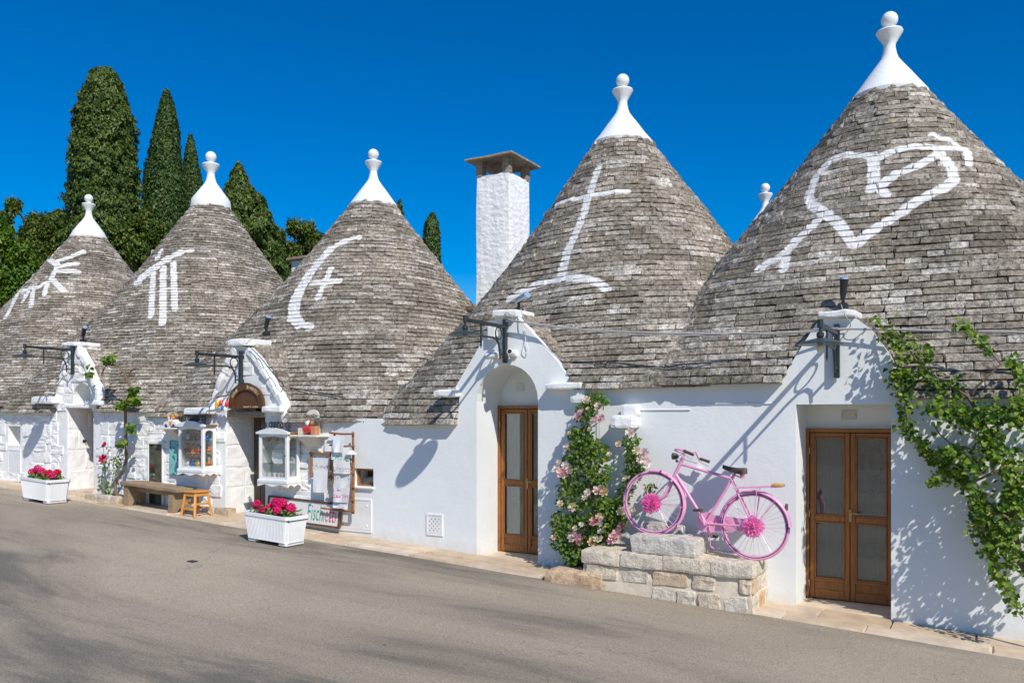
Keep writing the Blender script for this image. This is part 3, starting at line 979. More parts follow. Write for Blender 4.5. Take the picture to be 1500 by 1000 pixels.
def rough_slab(name, mat, house, a, b, seed, jit=.02, div=3):
    """a hand-cut block: subdivided box with worn, uneven faces"""
    q = random.Random(seed)
    bm = bmesh.new(); bmesh.ops.create_cube(bm, size=1.0)
    bmesh.ops.subdivide_edges(bm, edges=bm.edges[:], cuts=div, use_grid_fill=True)
    ox = q.uniform(0, 50)
    A = Vector(a); B = Vector(b); S = B - A
    for v in bm.verts:
        c = v.co.copy()
        k = sum(1 for t in c if abs(abs(t) - .5) < 1e-4)
        p = Vector(((c.x+.5)*S.x, (c.y+.5)*S.y, (c.z+.5)*S.z)) + A
        ctr = (A + B) / 2
        if k >= 2:
            d = (ctr - p); d = Vector((math.copysign(min(abs(d.x), jit), d.x), math.copysign(min(abs(d.y), jit), d.y), math.copysign(min(abs(d.z), jit), d.z)))
            p += d * (.5 if k == 2 else .75)
        nz = mnoise.noise_vector(Vector((p.x*6+ox, p.y*6, p.z*6)))
        v.co = p + nz * jit
    m = MB(); bm.verts.index_update()
    m.add([v.co for v in bm.verts], [tuple(v.index for v in f.verts) for f in bm.faces]); bm.free()
    return m if house is False else m.build(name, mat, house)
# gable cap stones and kneelers
def cap(k, p0, p1, v0=VF-.09, v1=VF+.45, seed=0, mat='whitewash', name='gable_cap'):
    a = W(p0[0], p0[1], VF); b = W(p1[0], p1[1], VF)
    return rough_slab(name, M[mat], H[k], (min(a.x, b.x), v0, min(a.z, b.z)), (max(a.x, b.x), v1, max(a.z, b.z)), seed, .016)
cap(2, (97, 508), (115, 500), seed=1); cap(3, (339, 508), (366, 495), seed=2)
cap(4, (726, 467), (760, 452), seed=3); cap(5, (1200, 468), (1256, 453), seed=4)
cap(4, (806, 572), (858, 559), v0=VF-.16, seed=5, name='kneeler_stone'); cap(4, (645, 582), (675, 570), v0=VF-.16, seed=6, name='kneeler_stone')
cap(3, (394, 604), (421, 594), v0=VF-.16, seed=7, name='kneeler_stone'); cap(3, (284, 607), (318, 596), v0=VF-.2, seed=8, name='kneeler_stone')
cap(2, (60, 592), (90, 580), v0=VF-.2, seed=9, name='kneeler_stone'); cap(2, (136, 594), (156, 586), v0=VF-.16, seed=10, name='kneeler_stone')
cap(2, (95, 598), (140, 591), v0=VF-.03, seed=15, name='lintel')
# small rough stones along the rubble gables' verges, laid to the slope
for k, seed in ((2, 60), (3, 70)):
    q = random.Random(seed); gp = GAB[k][1:-1]
    for i in range(len(gp)-1):
        a = Vector((gp[i][0], gp[i][1])); b = Vector((gp[i+1][0], gp[i+1][1]))
        if abs(a.x - b.x) > .2 and abs(a.y-b.y) < .15: continue
        n = max(1, int(round((b-a).length / .2))); d = (b-a).normalized(); up = Vector((-d.y, d.x))
        for j in range(n):
            c = a.lerp(b, (j+.5)/n) - up*.01; L = (b-a).length/n
            m = rough_slab(None, None, False, (-L*.54, -.05-q.uniform(0, .03), -.11), (L*.54, .09, .022+q.uniform(0, .02)), seed*10+i*5+j, .022, 3)
            Mx = Matrix(((d.x, 0, up.x, c.x), (0, 1, 0, VF), (d.y, 0, up.y, c.y), (0, 0, 0, 1)))
            tfm = [tuple(Mx @ Vector(p)) for p in m.v]; m.v = tfm
            m.build('verge_stone', M['whitewash'], H[k])
# white blocks and plaster ledges on the front of house 4
spa = W(910, 600, VF-.20)
rough_slab('drain_spout', M['whitewash'], H[4], (W(906, 0, VF).x, VF-.26, z_at(920, 627)), (W(938, 0, VF).x, VF+.05, z_at(920, 608)), 31, .018)
rough_slab('drain_block', M['whitewash'], H[4], (W(916, 0, VF).x, VF-.15, z_at(920, 609)), (W(938, 0, VF).x, VF+.05, z_at(920, 592)), 32, .014)
rough_slab('corner_block', M['plaster'], H[4], (W(840, 0, VF).x, VF-.10, z_at(850, 590)), (W(862, 0, VF).x, VF+.05, z_at(850, 568)), 33, .012)
for n_, (p0, p1) in enumerate((((938, 601), (1012, 599)), ((1026, 592), (1136, 590)))):
    a = W(*p0, VF); b = W(*p1, VF)
    MB().bbox((a.x, VF-.014, a.z), (b.x, VF+.02, b.z), .005).build('plaster_ledge', M['plaster'], H[4] if n_ < 1 else H[5])
# ---- glazed double doors
def glazed_door(house, d, v, name_seed):
    u0, u1, z0, z1 = d['u0']-.005, d['u1']+.005, d['sill'], d['top']
    f = MB(); fw = .042
    f.bbox((u0, v-.04, z0), (u0+fw, v+.06, z1), .006); f.bbox((u1-fw, v-.04, z0), (u1, v+.06, z1), .006)
    f.bbox((u0+fw-.004, v-.04, z1-fw), (u1-fw+.004, v+.06, z1), .006)
    door = f.build('door', M['doorwood'], house)
    mid = (u0+u1)/2
    for s in (0, 1):
        a = u0+fw+.004 if s == 0 else mid+.003
        b = mid-.003 if s == 0 else u1-fw-.004
        L = MB(); st = .052; zb = z0+.015; zt2 = z1-fw-.005
        zr = z0 + (z1-z0)*.475
        L.bbox((a, v-.02, zb), (a+st, v+.03, zt2), .007); L.bbox((b-st, v-.02, zb), (b, v+.03, zt2), .007)
        L.bbox((a+st-.004, v-.018, zt2-st), (b-st+.004, v+.028, zt2), .007)
        L.bbox((a+st-.004, v-.018, zr-.035), (b-st+.004, v+.028, zr+.035), .007)
        L.bbox((a+st-.004, v-.018, zb), (b-st+.004, v+.028, zb+.10), .007)
        L.build('door_leaf', M['doorwood'], door)
        MB().bbox((a+st-.004, v-.004, zb+.098), (b-st+.004, v+.02, zb+.195), .004).bbox((a+st-.004, v-.022, zb+.19), (b-st+.004, v+.028, zb+.225), .007).build('door_panel', M['doorwood'], door)
        for y0, y1 in ((zb+.223, zr-.033), (zr+.033, zt2-st+.002)):
            # glazing bead
            g_ = MB()
            for (c, e) in (((a+st-.002, y0), (a+st+.016, y1)), ((b-st-.016, y0), (b-st+.002, y1)), ((a+st, y1-.016), (b-st, y1)), ((a+st, y0), (b-st, y0+.016))):
                g_.bbox((c[0], v-.026, c[1]), (e[0], v-.006, e[1]), .004)
            g_.build('glazing_bead', M['doorwood'], door)
            MB().box((a+st-.002, v+.002, y0), (b-st+.002, v+.006, y1)).build('pane', M['glass'], door)
        for hz in (z0+.18, (z0+z1)/2, z1-.25):
            xx = u0+fw+.002 if s == 0 else u1-fw-.002
            MB().tube([(xx, v-.045, hz-.035), (xx, v-.045, hz+.035)], .009, 8).build('hinge', M['brass'], door)
    MB().bbox((mid-.012, v-.035, z0+.88), (mid+.02, v-.018, z0+1.02), .004).tube([(mid+.004, v-.035, z0+.985), (mid+.004, v-.075, z0+.985), (mid+.10, v-.078, z0+.98)], .008, 8).build('handle', M['brass'], door)
    # the curtain hangs in soft folds behind the panes
    c = MB(); n = 90; vs = []
    for i in range(n+1):
        x = u0+.03 + (u1-u0-.06)*i/n
        y = v + .075 + .004*math.sin(i*.9) + .002*math.sin(i*2.3+1)
        vs += [(x, y, z0+.05), (x, y, z1-.07)]
    c.add(vs, [(2*i, 2*i+2, 2*i+3, 2*i+1) for i in range(n)])
    c.build('curtain', M['curtain'], door, fix=False)
    MB().bbox((u0-.02, VF+.05, z0-.12), (u1+.02, v+.12, z0+.004), .01).build('threshold', M['paving'], house)
    return door
VD = VF + .57
dC = glazed_door(H[4], DC, VD, 1); dD = glazed_door(H[5], DD, VD, 2)
# lace motif on the right-hand curtain of the wide door
def ell(cx, cz, rx, rz, v, n=28, a0=0, a1=2*math.pi):
    return [(cx+rx*math.cos(a0+(a1-a0)*i/n), v, cz+rz*math.sin(a0+(a1-a0)*i/n)) for i in range(n+1)]
M['lace'] = simple('dark_lace_thread', (.05, .055, .055), .9)
lc = MB(); cx, cz, vv = -1.12, CAMZ-.50, VD+.052
for rx, rz in ((.115, .165), (.10, .15)): lc.tube(ell(cx, cz, rx, rz, vv), .0028, 5)
q = random.Random(3)
for i in range(14):
    a = 2*math.pi*i/14
    p = (cx+.107*math.cos(a), cz+.157*math.sin(a)); lc.tube(ell(p[0], p[1], .018, .016, vv, 8), .0028, 4)
for s in (-1, 1):
    lc.tube(ell(cx+s*.075, cz-.27, .075, .05, vv, 12, math.pi, 2*math.pi), .003, 5)
    lc.tube([(cx, vv, cz-.31), (cx+s*.02, vv, cz-.36), (cx+s*.015, vv, cz-.40)], .003, 5)
    lc.tube(ell(cx+s*.10, cz+.17, .05, .035, vv, 10, 0, 4.5), .003, 5)
for i in range(7):
    lc.tube(ell(cx-.17+.055*i, cz-1.02+.02*math.sin(i*2), .02, .016, vv, 8), .0025, 4)
for i in range(6):
    lc.tube(ell(cx+q.uniform(-.05, .05), cz+q.uniform(-.1, .1), .018, .022, vv, 8), .0025, 4)
lc.build('lace_motif', M['lace'], dD)
# name plates over the two doors
for k, px, py, v, w_, h_ in ((5, 1244, 607, VF+.62, .155, .10), (4, 762, 567, VF+.62, .13, .11)):
    c = W(px, py, v)
    pl = MB().bbox((c.x-w_/2, v-.012, c.z-h_/2), (c.x+w_/2, v+.004, c.z+h_/2), .003).build('name_plate', simple('dull_plate_%d' % k, (.55, .54, .47) if k == 5 else (.68, .68, .66), .45, .1), H[k])
    if k == 5:
        for s in (-1, 1): MB().ball((c.x+s*.067, v-.013, c.z), .005, 8).build('screw', M['iron'], pl)
# ---- shop door and far door (old dark planks) 
def plank_door(house, u0, u1, z0, z1, v, mat, n=5):
    d = MB().bbox((u0, v+.03, z0), (u1, v+.06, z1), .004).build('door', mat, house)
    w_ = (u1-u0)/n
    for i in range(n): MB().bbox((u0+i*w_+.004, v, z0), (u0+(i+1)*w_-.004, v+.032, z1), .006).build('plank', mat, d)
    MB().bbox((u1-.10, v-.012, (z0+z1)/2-.05), (u1-.07, v, (z0+z1)/2+.07), .003).build('lock_plate', M['iron'], d)
    return d
plank_door(H[3], uB0, uB1+.02, gz(-10.2)+.02, hB-.05, VF+.59, M['darkwood'], 6)
rough_slab('lintel', M['capstone'], H[3], (uB0-.02, VF+.02, hB-.12), (uB1+.02, VF+.5, hB-.02), 41, .012)
rough_slab('threshold', M['paving'], H[3], (uB0-.05, VF-.02, gz(-10.2)-.1), (uB1, VF+.62, gz(-10.4)+.06), 42, .012)
rough_slab('corner_stone', M['rubble'], H[3], (PU(313, VF-.06), VF-.06, gz(-10.9)-.05), (PU(335, VF-.06), VF+.1, gz(-10.9)+.13), 43, .015)
M['brownwood'] = m_wood('brown_door_frame', (.14, .055, .03), (.28, .12, .07), 2, .5)
plank_door(H[2], uA0, uA1+.02, gz(-14.6)+.02, z_at(115, 597), VF+.52, M['brownwood'], 5)
MB().bbox((uA1-.03, VF+.20, gz(-14.3)), (uA1+.01, VF+.26, z_at(115, 597)), .006).build('door_frame', M['brownwood'], H[2])
MB().tube([(uA0+.01, VF+.33, gz(-14.6)+.95), (uA0+.07, VF+.33, gz(-14.6)+.95)], .012, 8).bbox((uA0-.01, VF+.30, gz(-14.6)+.92), (uA0+.012, VF+.36, gz(-14.6)+.98), .004).build('door_bolt', M['black'], H[2])
rough_slab('threshold', M['paving'], H[2], (uA0-.05, VF-.02, gz(-14.6)-.1), (uA1, VF+.6, gz(-14.8)+.04), 44, .012)
# glass-fronted low opening with a green strip of wall behind it, beside the bench
uw0, uw1 = PU(222, VF), PU(241, VF); zw1 = z_at(230, 650)
gw = MB()
fr_ = .035
gw.bbox((uw0-.03, VF-.062, zw1), (uw1+.03, VF-.02, zw1+.05), .006).bbox((uw0-.03, VF-.062, gz(-12.4)+.02), (uw0, VF-.02, zw1), .006).bbox((uw1, VF-.062, gz(-12.4)+.02), (uw1+.03, VF-.02, zw1), .006)
win = gw.build('window', M['whitepaint'], H[3])
MB().box((uw0, VF-.052, gz(-12.4)+.02), (uw0+(uw1-uw0)*.45, VF-.044, zw1)).build('pane', m_glass('green_edge_glass', (.60, .78, .72), .2), win)
MB().box((uw0, VF-.046, gz(-12.4)+.02), (uw1, VF-.03, zw1)).build('back_board', simple('dark_olive_board', (.10, .10, .055), .8, var=.5, scale=9), win)  # mottled dark olive sheet fixed flat behind the pane
# small window in the shop wall: timber frame round a grey sill
u0, u1 = wn3[0][0], wn3[2][0]; z0, z1 = wn3[0][1], wn3[1][1]
fw = MB()
for a, b in (((u0, z1-.03), (u1, z1)), ((u0, z0), (u1, z0+.02)), ((u0, z0+.02), (u0+.025, z1-.03)), ((u1-.025, z0+.02), (u1, z1-.03))):
    fw.bbox((a[0]-.003, VF+.06, a[1]-.003), (b[0]+.003, VF+.11, b[1]+.003), .004)
ws = fw.build('window', M['polewood'], H[3])
MB().box((u0-.02, VF+.3, z0-.02), (u1+.02, VF+.33, z1+.02)).build('window_back', simple('dark_recess_sheet', (.10, .085, .07), .9), ws)  # plain dark sheet closing the back of the window opening
rough_slab('window_cushion', simple('grey_sacking', (.36, .34, .29), .95, var=.3, bump=.6), ws, (u0+.03, VF+.12, z0+.02), (u1-.03, VF+.28, z0+.13), 45, .02)
MB().bbox((u0-.03, VF-.04, z0-.035), (u1+.02, VF+.06, z0-.004), .008).build('window_sill', M['plaster'], ws)
# meter hatches and vent
def hatch(house, p0, p1, name, rivets=True, holes=0):
    a = W(*p0, VF); b = W(*p1, VF)
    x0, x1 = sorted((a.x, b.x)); z0_, z1_ = sorted((a.z, b.z))
    fr = MB()
    for c, d in (((x0, z1_-.03), (x1, z1_)), ((x0, z0_), (x1, z0_+.03)), ((x0, z0_+.03), (x0+.03, z1_-.03)), ((x1-.03, z0_+.03), (x1, z1_-.03))):
        fr.bbox((c[0], VF-.014, c[1]), (d[0], VF+.01, d[1]), .003)
    o = fr.build(name, M['whitepaint'], house)
    MB().bbox((x0+.033, VF-.010, z0_+.033), (x1-.033, VF+.01, z1_-.033), .003).build('hatch_panel', M['whitepaint'], o)
    for i in range(holes):
        for j in range(holes):
            if (i+j) % 2 == 0:
                MB().tube([(x0+.06+(x1-x0-.12)*i/(holes-1), VF-.0115, z0_+.07+(z1_-z0_-.14)*j/(holes-1)), (x0+.06+(x1-x0-.12)*i/(holes-1), VF-.006, z0_+.07+(z1_-z0_-.14)*j/(holes-1))], .0075, 8).build('vent_hole', M['iron'], o)
    if rivets:
        for sx in (.15, .85):
            for sz in (.2, .8):
                MB().ball((x0+(x1-x0)*sx, VF-.011, z0_+(z1_-z0_)*sz), .017, 10, (1, .4, 1)).build('rivet', M['whitepaint'], o)
    return o
hatch(H[3], (498, 776), (545, 731), 'meter_hatch'); hatch(H[4], (625, 783), (649, 753), 'vent_grille', False, 6)
hatch(H[1], (12, 692), (31, 658), 'meter_hatch')
# ---- chimneys
def m_lime():
    t = NT('lumpy_limewash')
    c = t.ramp(t.noise(7, 4), [(.3, (.78, .775, .76)), (.6, (.87, .865, .85))])
    t.col(c); t.rough(.9); t.spec(.1)
    v = t.node('TexVoronoi', feature='SMOOTH_F1'); v.inputs['Scale'].default_value = 9; t.l.new(t.stretch((1, 1, 1.6)), v.inputs['Vector'])
    t.bump(t.math('ADD', t.math('MULTIPLY', v.outputs['Distance'], -1.0), t.noise(18, 5, .6)), .5, .03)
    return t.m
M['lime'] = m_lime()
c0 = W(697, 250, 13.0); c1 = W(745, 250, 13.0); ztop = c1.z; vb = 13.82
ch = rough_slab('chimney', M['lime'], H[4], (c0.x, 13.0, CAMZ+.6), (c1.x, vb, ztop), 51, .02, 5)
rough_slab('chimney_cap', M['capstone'], ch, (c0.x-.16, 12.84, ztop+.26), (c1.x+.16, vb+.16, ztop+.31), 52, .012, 4)
for x_ in (c0.x+.07, c1.x-.07):
    for y_ in (13.07, vb-.07):
        rough_slab('chimney_post', M['capstone'], ch, (x_-.075, y_-.075, ztop-.02), (x_+.075, y_+.075, ztop+.275), int(abs(x_*100)+y_*10), .012, 2)
rough_slab('flue_tile', M['capstone'], ch, ((c0.x+c1.x)/2-.12, 13.25, ztop-.01), ((c0.x+c1.x)/2+.12, 13.55, ztop+.27), 53, .012, 2)
a = W(426, 382, 15.5); b = W(462, 382, 15.5)
ch2 = rough_slab('chimney', M['lime'], H[3], (a.x, 15.5, CAMZ+.5), (b.x, 16.1, a.z), 54, .02, 3)
rough_slab('chimney_cap', M['capstone'], ch2, (a.x-.08, 15.4, a.z-.01), (b.x+.08, 16.2, a.z+.07), 55, .012, 3)
a = W(221, 372, 15.5); b = W(234, 372, 15.5)
rough_slab('chimney', M['lime'], H[2], (a.x, 15.5, CAMZ+.5), (b.x, 15.9, W(221, 366, 15.5).z), 56, .02, 3)
# a loose dark boulder in the valley beside the big chimney
rough_slab('valley_stone', M['capstone'], H[4], tuple(W(680, 458, 11.2)), tuple(Vector(W(697, 446, 11.2)) + Vector((0, .25, 0))), 57, .03, 3)
# ================================================================== things on and before the fronts
# ---- wall lamps
M['enamel'] = simple('white_enamel', (.75, .75, .72), .3)
M['bulb'] = simple('frosted_bulb_glass', (.80, .72, .60), .2)
M['shade'] = simple('dark_enamel_shade', (.05, .075, .08), .35, .2)
def wall_lamp(loc, label, length):
    x, y, z = loc                              # top of the upright bar at the wall
    t = thing('wall_lamp', loc, label, 'lamp', 'bracket lamps over the doors')
    def p(a, b, c=0.0): return (x + c, y - a, z + b)     # a: out from the wall, b: up
    k = length / .92
    MB().bbox((x-.028, y-.075, z-.56), (x+.028, y-.02, z), .008).bbox((x-.02, y-.03, z-.12), (x+.02, y+.01, z-.07), .004).bbox((x-.02, y-.03, z-.50), (x+.02, y+.01, z-.45), .004).build('wall_bar', M['iron'], t)
    a = MB().bar(p(.06, -.10), p(.94*k, -.10), .035, .045, .005)
    a.tube([p(.94*k, -.13), p(.94*k, -.05)], .028, 10)
    arm = a.build('arm', M['iron'], t)
    b = MB()
    path = [p(.74*k, -.26), p(.5*k, -.26), p(.32*k, -.26), p(.25*k, -.275), p(.20*k, -.32), p(.17*k, -.40), p(.165*k, -.52)]
    b.tube(path, [.006, .014, .014, .014, .014, .014, .010], 8)
    b.bar(p(.165*k, -.46), p(.05, -.46), .02)
    b.bar(p(.60*k, -.10), p(.60*k, -.38), .018); b.tube([p(.60*k, -.37), p(.60*k, -.42)], [.014, .002], 6)
    b.build('brace', M['iron'], t)
    MB().tube([p(.20*k + .075*math.cos(i*math.pi/12), -.195 + .075*math.sin(i*math.pi/12)) for i in range(24)], .009, 6, closed=True).build('ring', M['iron'], t)
    c = Vector(p(.94*k, -.12))
    MB().tube([c, c - Vector((0, 0, .06))], .012, 8).lathe([(.02, -.11), (.035, -.09), (.035, -.06), (.015, -.04)], c, 12).build('hanger', M['iron'], t)
    s = MB().lathe([(.20, -.165), (.205, -.16), (.17, -.14), (.09, -.118), (.035, -.105)], c, 32)
    sh = s.build('lamp_shade', M['shade'], t, smooth=True)
    MB().lathe([(.195, -.164), (.16, -.150), (.06, -.135), (.01, -.134)], c, 32).build('shade_lining', M['enamel'], sh, smooth=True)
    MB().ball(c + Vector((0, 0, -.205)), .035, 14, (1, 1, 1.35)).lathe([(.018, -.17), (.02, -.13)], c, 10).build('bulb', M['bulb'], t, smooth=True)
    return t
for px, py, lbl, L_ in ((110, 505, 'black iron bracket lamp on the rubble gable with a small niche', .90),
                        (356.5, 514, 'black iron bracket lamp over the arched brown shop sign', .86),
                        (742.5, 468, 'dark iron bracket lamp among cables and cameras over the arched doorway', .95),
                        (1227, 475, 'dark iron bracket lamp on the gable over the square doorway', .98)):
    pw = W(px, py, VF)
    wall_lamp((pw.x, VF, pw.z), lbl, L_)
# ---- floodlights on the ridges
M['lens'] = simple('bluish_lens', (.35, .55, .75), .15, .3)
def spot(base, d, label, body='black', front_='lens'):
    base = Vector(base); d = Vector(d).normalized()
    t = thing('floodlight', base, label, 'floodlight', 'small floodlights on the ridges')
    MB().bbox(base - Vector((.05, .05, .06)), base + Vector((.05, .05, .0)), .01).bar(base - Vector((0, 0, .01)), base + Vector((0, 0, .10)), .03).build('foot', M['black'], t)
    p = base + Vector((0, 0, .10))
    MB().tube([p - d*.06, p, p + d*.10, p + d*.16], [.022, .034, .040, .048], 16).build('housing', M[body], t, smooth=True)
    MB().tube([p + d*.155, p + d*.178], [.046, .042], 16).build('lens', M[front_], t, smooth=True)
rz = lambda px, py, dv: W(px, py, VF+dv)
spot(rz(1235, 444, .35), (.1, -.2, 1), 'black floodlight standing on the gable cap over the square doorway', 'black')
spot(rz(760, 451, .30), (1, -.3, .35), 'steel floodlight on the gable cap above the arched doorway', 'steel')
spot(rz(390, 486, .55), (.55, -.2, 1), 'black floodlight with blue lens on the roof above the shop gable', 'black')
spot(rz(122, 497, .5), (.7, -.2, .9), 'black floodlight on the roof beside the rubble gable with a niche', 'black')
# ---- cameras, sockets and cables on the cluttered gable
def wcam(px, py, label, d=(-.3, -1, -.35)):
    c = W(px, py, VF-.06)
    t = thing('security_camera', c, label, 'camera', 'security cameras on the gable')
    d = Vector(d).normalized()
    MB().bbox(c + Vector((-.035, .02, -.045)), c + Vector((.035, .065, .045)), .01).bar(c + Vector((0, .03, 0)), c - Vector((0, .03, 0)), .025).build('wall_mount', M['whiteplastic'], t)
    p = c - Vector((0, .05, 0))
    MB().tube([p - d*.05, p - d*.045, p + d*.10, p + d*.11], [.03, .042, .042, .036], 16).build('camera_body', M['whiteplastic'], t, smooth=True)
    MB().tube([p + d*.105, p + d*.115], .027, 14).build('lens', M['black'], t)
wcam(752, 517, 'white bullet camera beside the foot of the lamp bracket', (.35, -1, .1))
wcam(727, 520, 'white camera left of the lamp bracket, pointing along the street', (-1, -.4, -.2))
c = W(722, 488, VF-.03)
tag(MB().bbox(c + Vector((-.06, -.05, -.09)), c + Vector((.06, .04, .09)), .012).build('junction_box', M['whiteplastic'], loc=c), 'grey-white junction box behind the lamp arm on the gable', 'junction box')
M['cable'] = simple('grey_cable', (.42, .41, .39), .6)
M['blackcable'] = simple('black_cable', (.03, .03, .03), .6)
def cable(pts, r, mat, label, name='cable'):
    P = [Vector(p) for p in pts]; Q = []
    n = len(P)
    for i in range(n-1):                        # smooth through the points
        p0, p1, p2, p3 = P[max(i-1, 0)], P[i], P[i+1], P[min(i+2, n-1)]
        for k in range(6):
            t = k/6
            Q.append(.5*((2*p1) + (p2-p0)*t + (2*p0-5*p1+4*p2-p3)*t*t + (3*p1-p0-3*p2+p3)*t**3))
    Q.append(P[-1])
    o = MB().tube(Q, r, 6).build(name, M[mat], loc=Q[0], smooth=True)
    return tag(o, label, 'cable')
vb_ = VF - .09
cable([W(742, 470, vb_), W(770, 472, vb_), W(850, 482, vb_-.04), W(940, 487, vb_-.06), W(1040, 489, vb_-.06), W(1120, 488, vb_-.06), W(1180, 486, vb_-.05), W(1228, 482, vb_), W(1275, 482, vb_), W(1400, 485, vb_-.05), W(1520, 487, vb_-.1), W(1600, 489, vb_-.1)], .012, 'cable', 'thick grey cable strung between the two plastered gables')
cable([W(744, 467, vb_-.02), W(790, 476, vb_-.02), W(860, 484, vb_-.05), W(930, 490, vb_-.08), W(1010, 491, vb_-.08), W(1050, 493, vb_-.08), W(1075, 488, vb_-.08), W(1150, 489, vb_-.06), W(1195, 482, vb_-.05), W(1228, 480, vb_-.02)], .006, 'cable', 'thin sagging wire beside the thick grey cable')
cable([W(1232, 446, VF), W(1238, 462, VF-.10), W(1246, 476, VF-.05), W(1236, 494, VF-.03), W(1250, 497, VF-.03), W(1266, 485, VF-.04)], .005, 'cable', 'white lead looping from the floodlight down the gable', 'lamp_lead')
cable([W(763, 452, VF-.05), W(770, 470, VF-.1), W(790, 478, VF-.1), W(806, 474, VF-.05)], .006, 'cable', 'short grey lead trailing right from the steel floodlight', 'lamp_lead')
cable([W(736, 466, VF-.1), W(742, 458, VF-.11), W(750, 464, VF-.1), W(745, 480, VF-.06), W(736, 500, VF-.05), W(733, 518, VF-.05), W(741, 528, VF-.05), W(747, 520, VF-.05)], .006, 'cable', 'black lead coiled round the bracket lamp over the arched doorway', 'lamp_lead')
cable([W(768, 481, VF-.02), W(770, 498, VF-.03), W(766, 512, VF-.03), W(772, 518, VF-.03), W(773, 508, VF-.03), W(769, 500, VF-.02)], .005, 'whiteplastic', 'white wire hanging in a loop on the right of the gable', 'hanging_wire')
r3 = ROOFS[3]
def on_roof(k, px, py, off=.03):
    p = ROOFS[k].hit(px, py); d = Vector((0, 0, CAMZ)) - p
    return p + d.normalized()*off
cable([W(366, 508, VF-.08), W(382, 524, VF-.08), W(398, 544, VF-.08), W(413, 560, VF-.08)] + [on_roof(3, x_, y_, .05) for x_, y_ in ((418, 566), (445, 571), (475, 576), (505, 582))], .008, 'blackcable', 'black cable running down the shop gable and across the roof')
cable([W(360, 503, VF-.08), W(372, 493, VF+.1), W(388, 484, VF+.45)], .006, 'cable', 'pale lead from the shop gable cap to its floodlight', 'lamp_lead')

# ---- planters with geraniums
M['planter'] = simple('white_moulded_plastic', (.80, .80, .80), .42, var=.08, scale=3)
M['soil'] = simple('potting_soil', (.06, .045, .03), .95, bump=.8, bscale=60)
M['geraniumleaf'] = m_leaf('geranium_leaf', (.05, .11, .02), (.10, .19, .03), (.20, .27, .05), .25)
M['magenta'] = m_leaf('magenta_petals', (.55, .0, .10), (.75, .015, .16), (.88, .04, .24), .25, 20, (1, 1, 1))
M['red'] = m_leaf('scarlet_petals', (.55, .01, .02), (.72, .02, .05), (.80, .04, .10), .25, 20, (1, 1, 1))
M['stem'] = simple('green_stem', (.12, .18, .05), .6)
def leaf_shape(w=.5, n=6, fold=.18, lobes=0):
    """a leaf in the unit: stem at the origin, tip at y = 1, folded along the midrib"""
    L = []; Rr = []
    for i in range(1, n):
        t = i/n
        ww = w*.5*math.sin(math.pi*t**.8)*(1 + (.22*math.cos(t*math.pi*lobes) if lobes else 0))
        L.append((-ww, t, fold*ww*1.6 - .25*t*t)); Rr.append((ww, t, fold*ww*1.6 - .25*t*t))
    mid = [(0, i/n, -.25*(i/n)**2) for i in range(n+1)]
    vs = mid + L + Rr; fs = []
    o1 = n+1; o2 = n+1+n-1
    fs.append((0, 1, o1)); fs.append((0, o2, 1))
    for i in range(1, n-1):
        fs.append((i, i+1, o1+i, o1+i-1)); fs.append((i, o2+i-1, o2+i, i+1))
    fs.append((n-1, n, o1+n-2)); fs.append((n-1, o2+n-2, n))
    return vs, fs
LEAF6 = leaf_shape(.62, 4, .25); LEAFBIG = leaf_shape(.95, 6, .2, 5)
def leaf_mats(q, p, size, nrm=None, spread=.8):
    """a random leaf matrix at p whose upper side looks towards nrm"""
    nrm = Vector(nrm) if nrm is not None else Vector((0, 0, 1))
    n = (nrm.normalized() + Vector((q.gauss(0, spread), q.gauss(0, spread), q.gauss(0, spread)))*.6).normalized()
    y = n.orthogonal().normalized(); y.rotate(Matrix.Rotation(q.uniform(0, 2*math.pi), 3, n))
    y = (y + Vector((0, 0, -.5))); y -= n*y.dot(n); y.normalize()
    x = y.cross(n)
    s = size*q.uniform(.7, 1.25)
    return Matrix((x, y, n)).transposed().to_4x4(), s, Vector(p)
def joined_leaves(items, shape, name, mat, parent, loc):
    vs0 = np.array(shape[0]); V = []; F = []; A = []; b = 0; q = random.Random(5)
    for Rm, s, p in items:
        V.append(vs0 @ np.array(Rm.to_3x3()).T * s + np.array(p))
        F += [tuple(i+b for i in f) for f in shape[1]]; A += [q.random()]*len(shape[1]); b += len(vs0)
    me = bpy.data.meshes.new(name); me.from_pydata((np.concatenate(V) - np.array(loc)).tolist(), [], F)
    a = me.attributes.new('piece_rnd', 'FLOAT', 'FACE'); a.data.foreach_set('value', np.array(A, dtype=np.float32))
    me.materials.append(mat); me.update()
    o = bpy.data.objects.new(name, me); COL.objects.link(o); ORG[o.name] = Vector(loc)
    if parent is not None: o.parent = parent; o.location = Vector(loc) - org(parent)
    else: o.location = loc
    o['kind'] = 'stuff'
    return o
def petal_ball(c, r, n, ps, seed, flat=1.0):
    """a head of small petals: n little cupped quads over a ball"""
    q = random.Random(seed); m = MB(); c = Vector(c)
    for i in range(n):
        z = 1 - 1.85*(i+.5)/n; a = i*2.39996
        d = Vector((math.sqrt(max(0, 1-z*z))*math.cos(a), math.sqrt(max(0, 1-z*z))*math.sin(a), z*flat))
        p = c + d*r*q.uniform(.75, 1.05)
        x = d.orthogonal().normalized(); x.rotate(Matrix.Rotation(q.uniform(0, 6.28), 3, d.normalized())); y = d.normalized().cross(x)
        s = ps*q.uniform(.7, 1.2); t = d*s*.35
        m.add([p - x*s - y*s*.6 + t, p - t*.3 + y*s*.1, p + x*s - y*s*.6 + t, p + y*s + t*.9, p - y*s*.9 + t*.6], [(0, 1, 3), (1, 2, 3), (0, 4, 1), (4, 2, 1)])
    return m
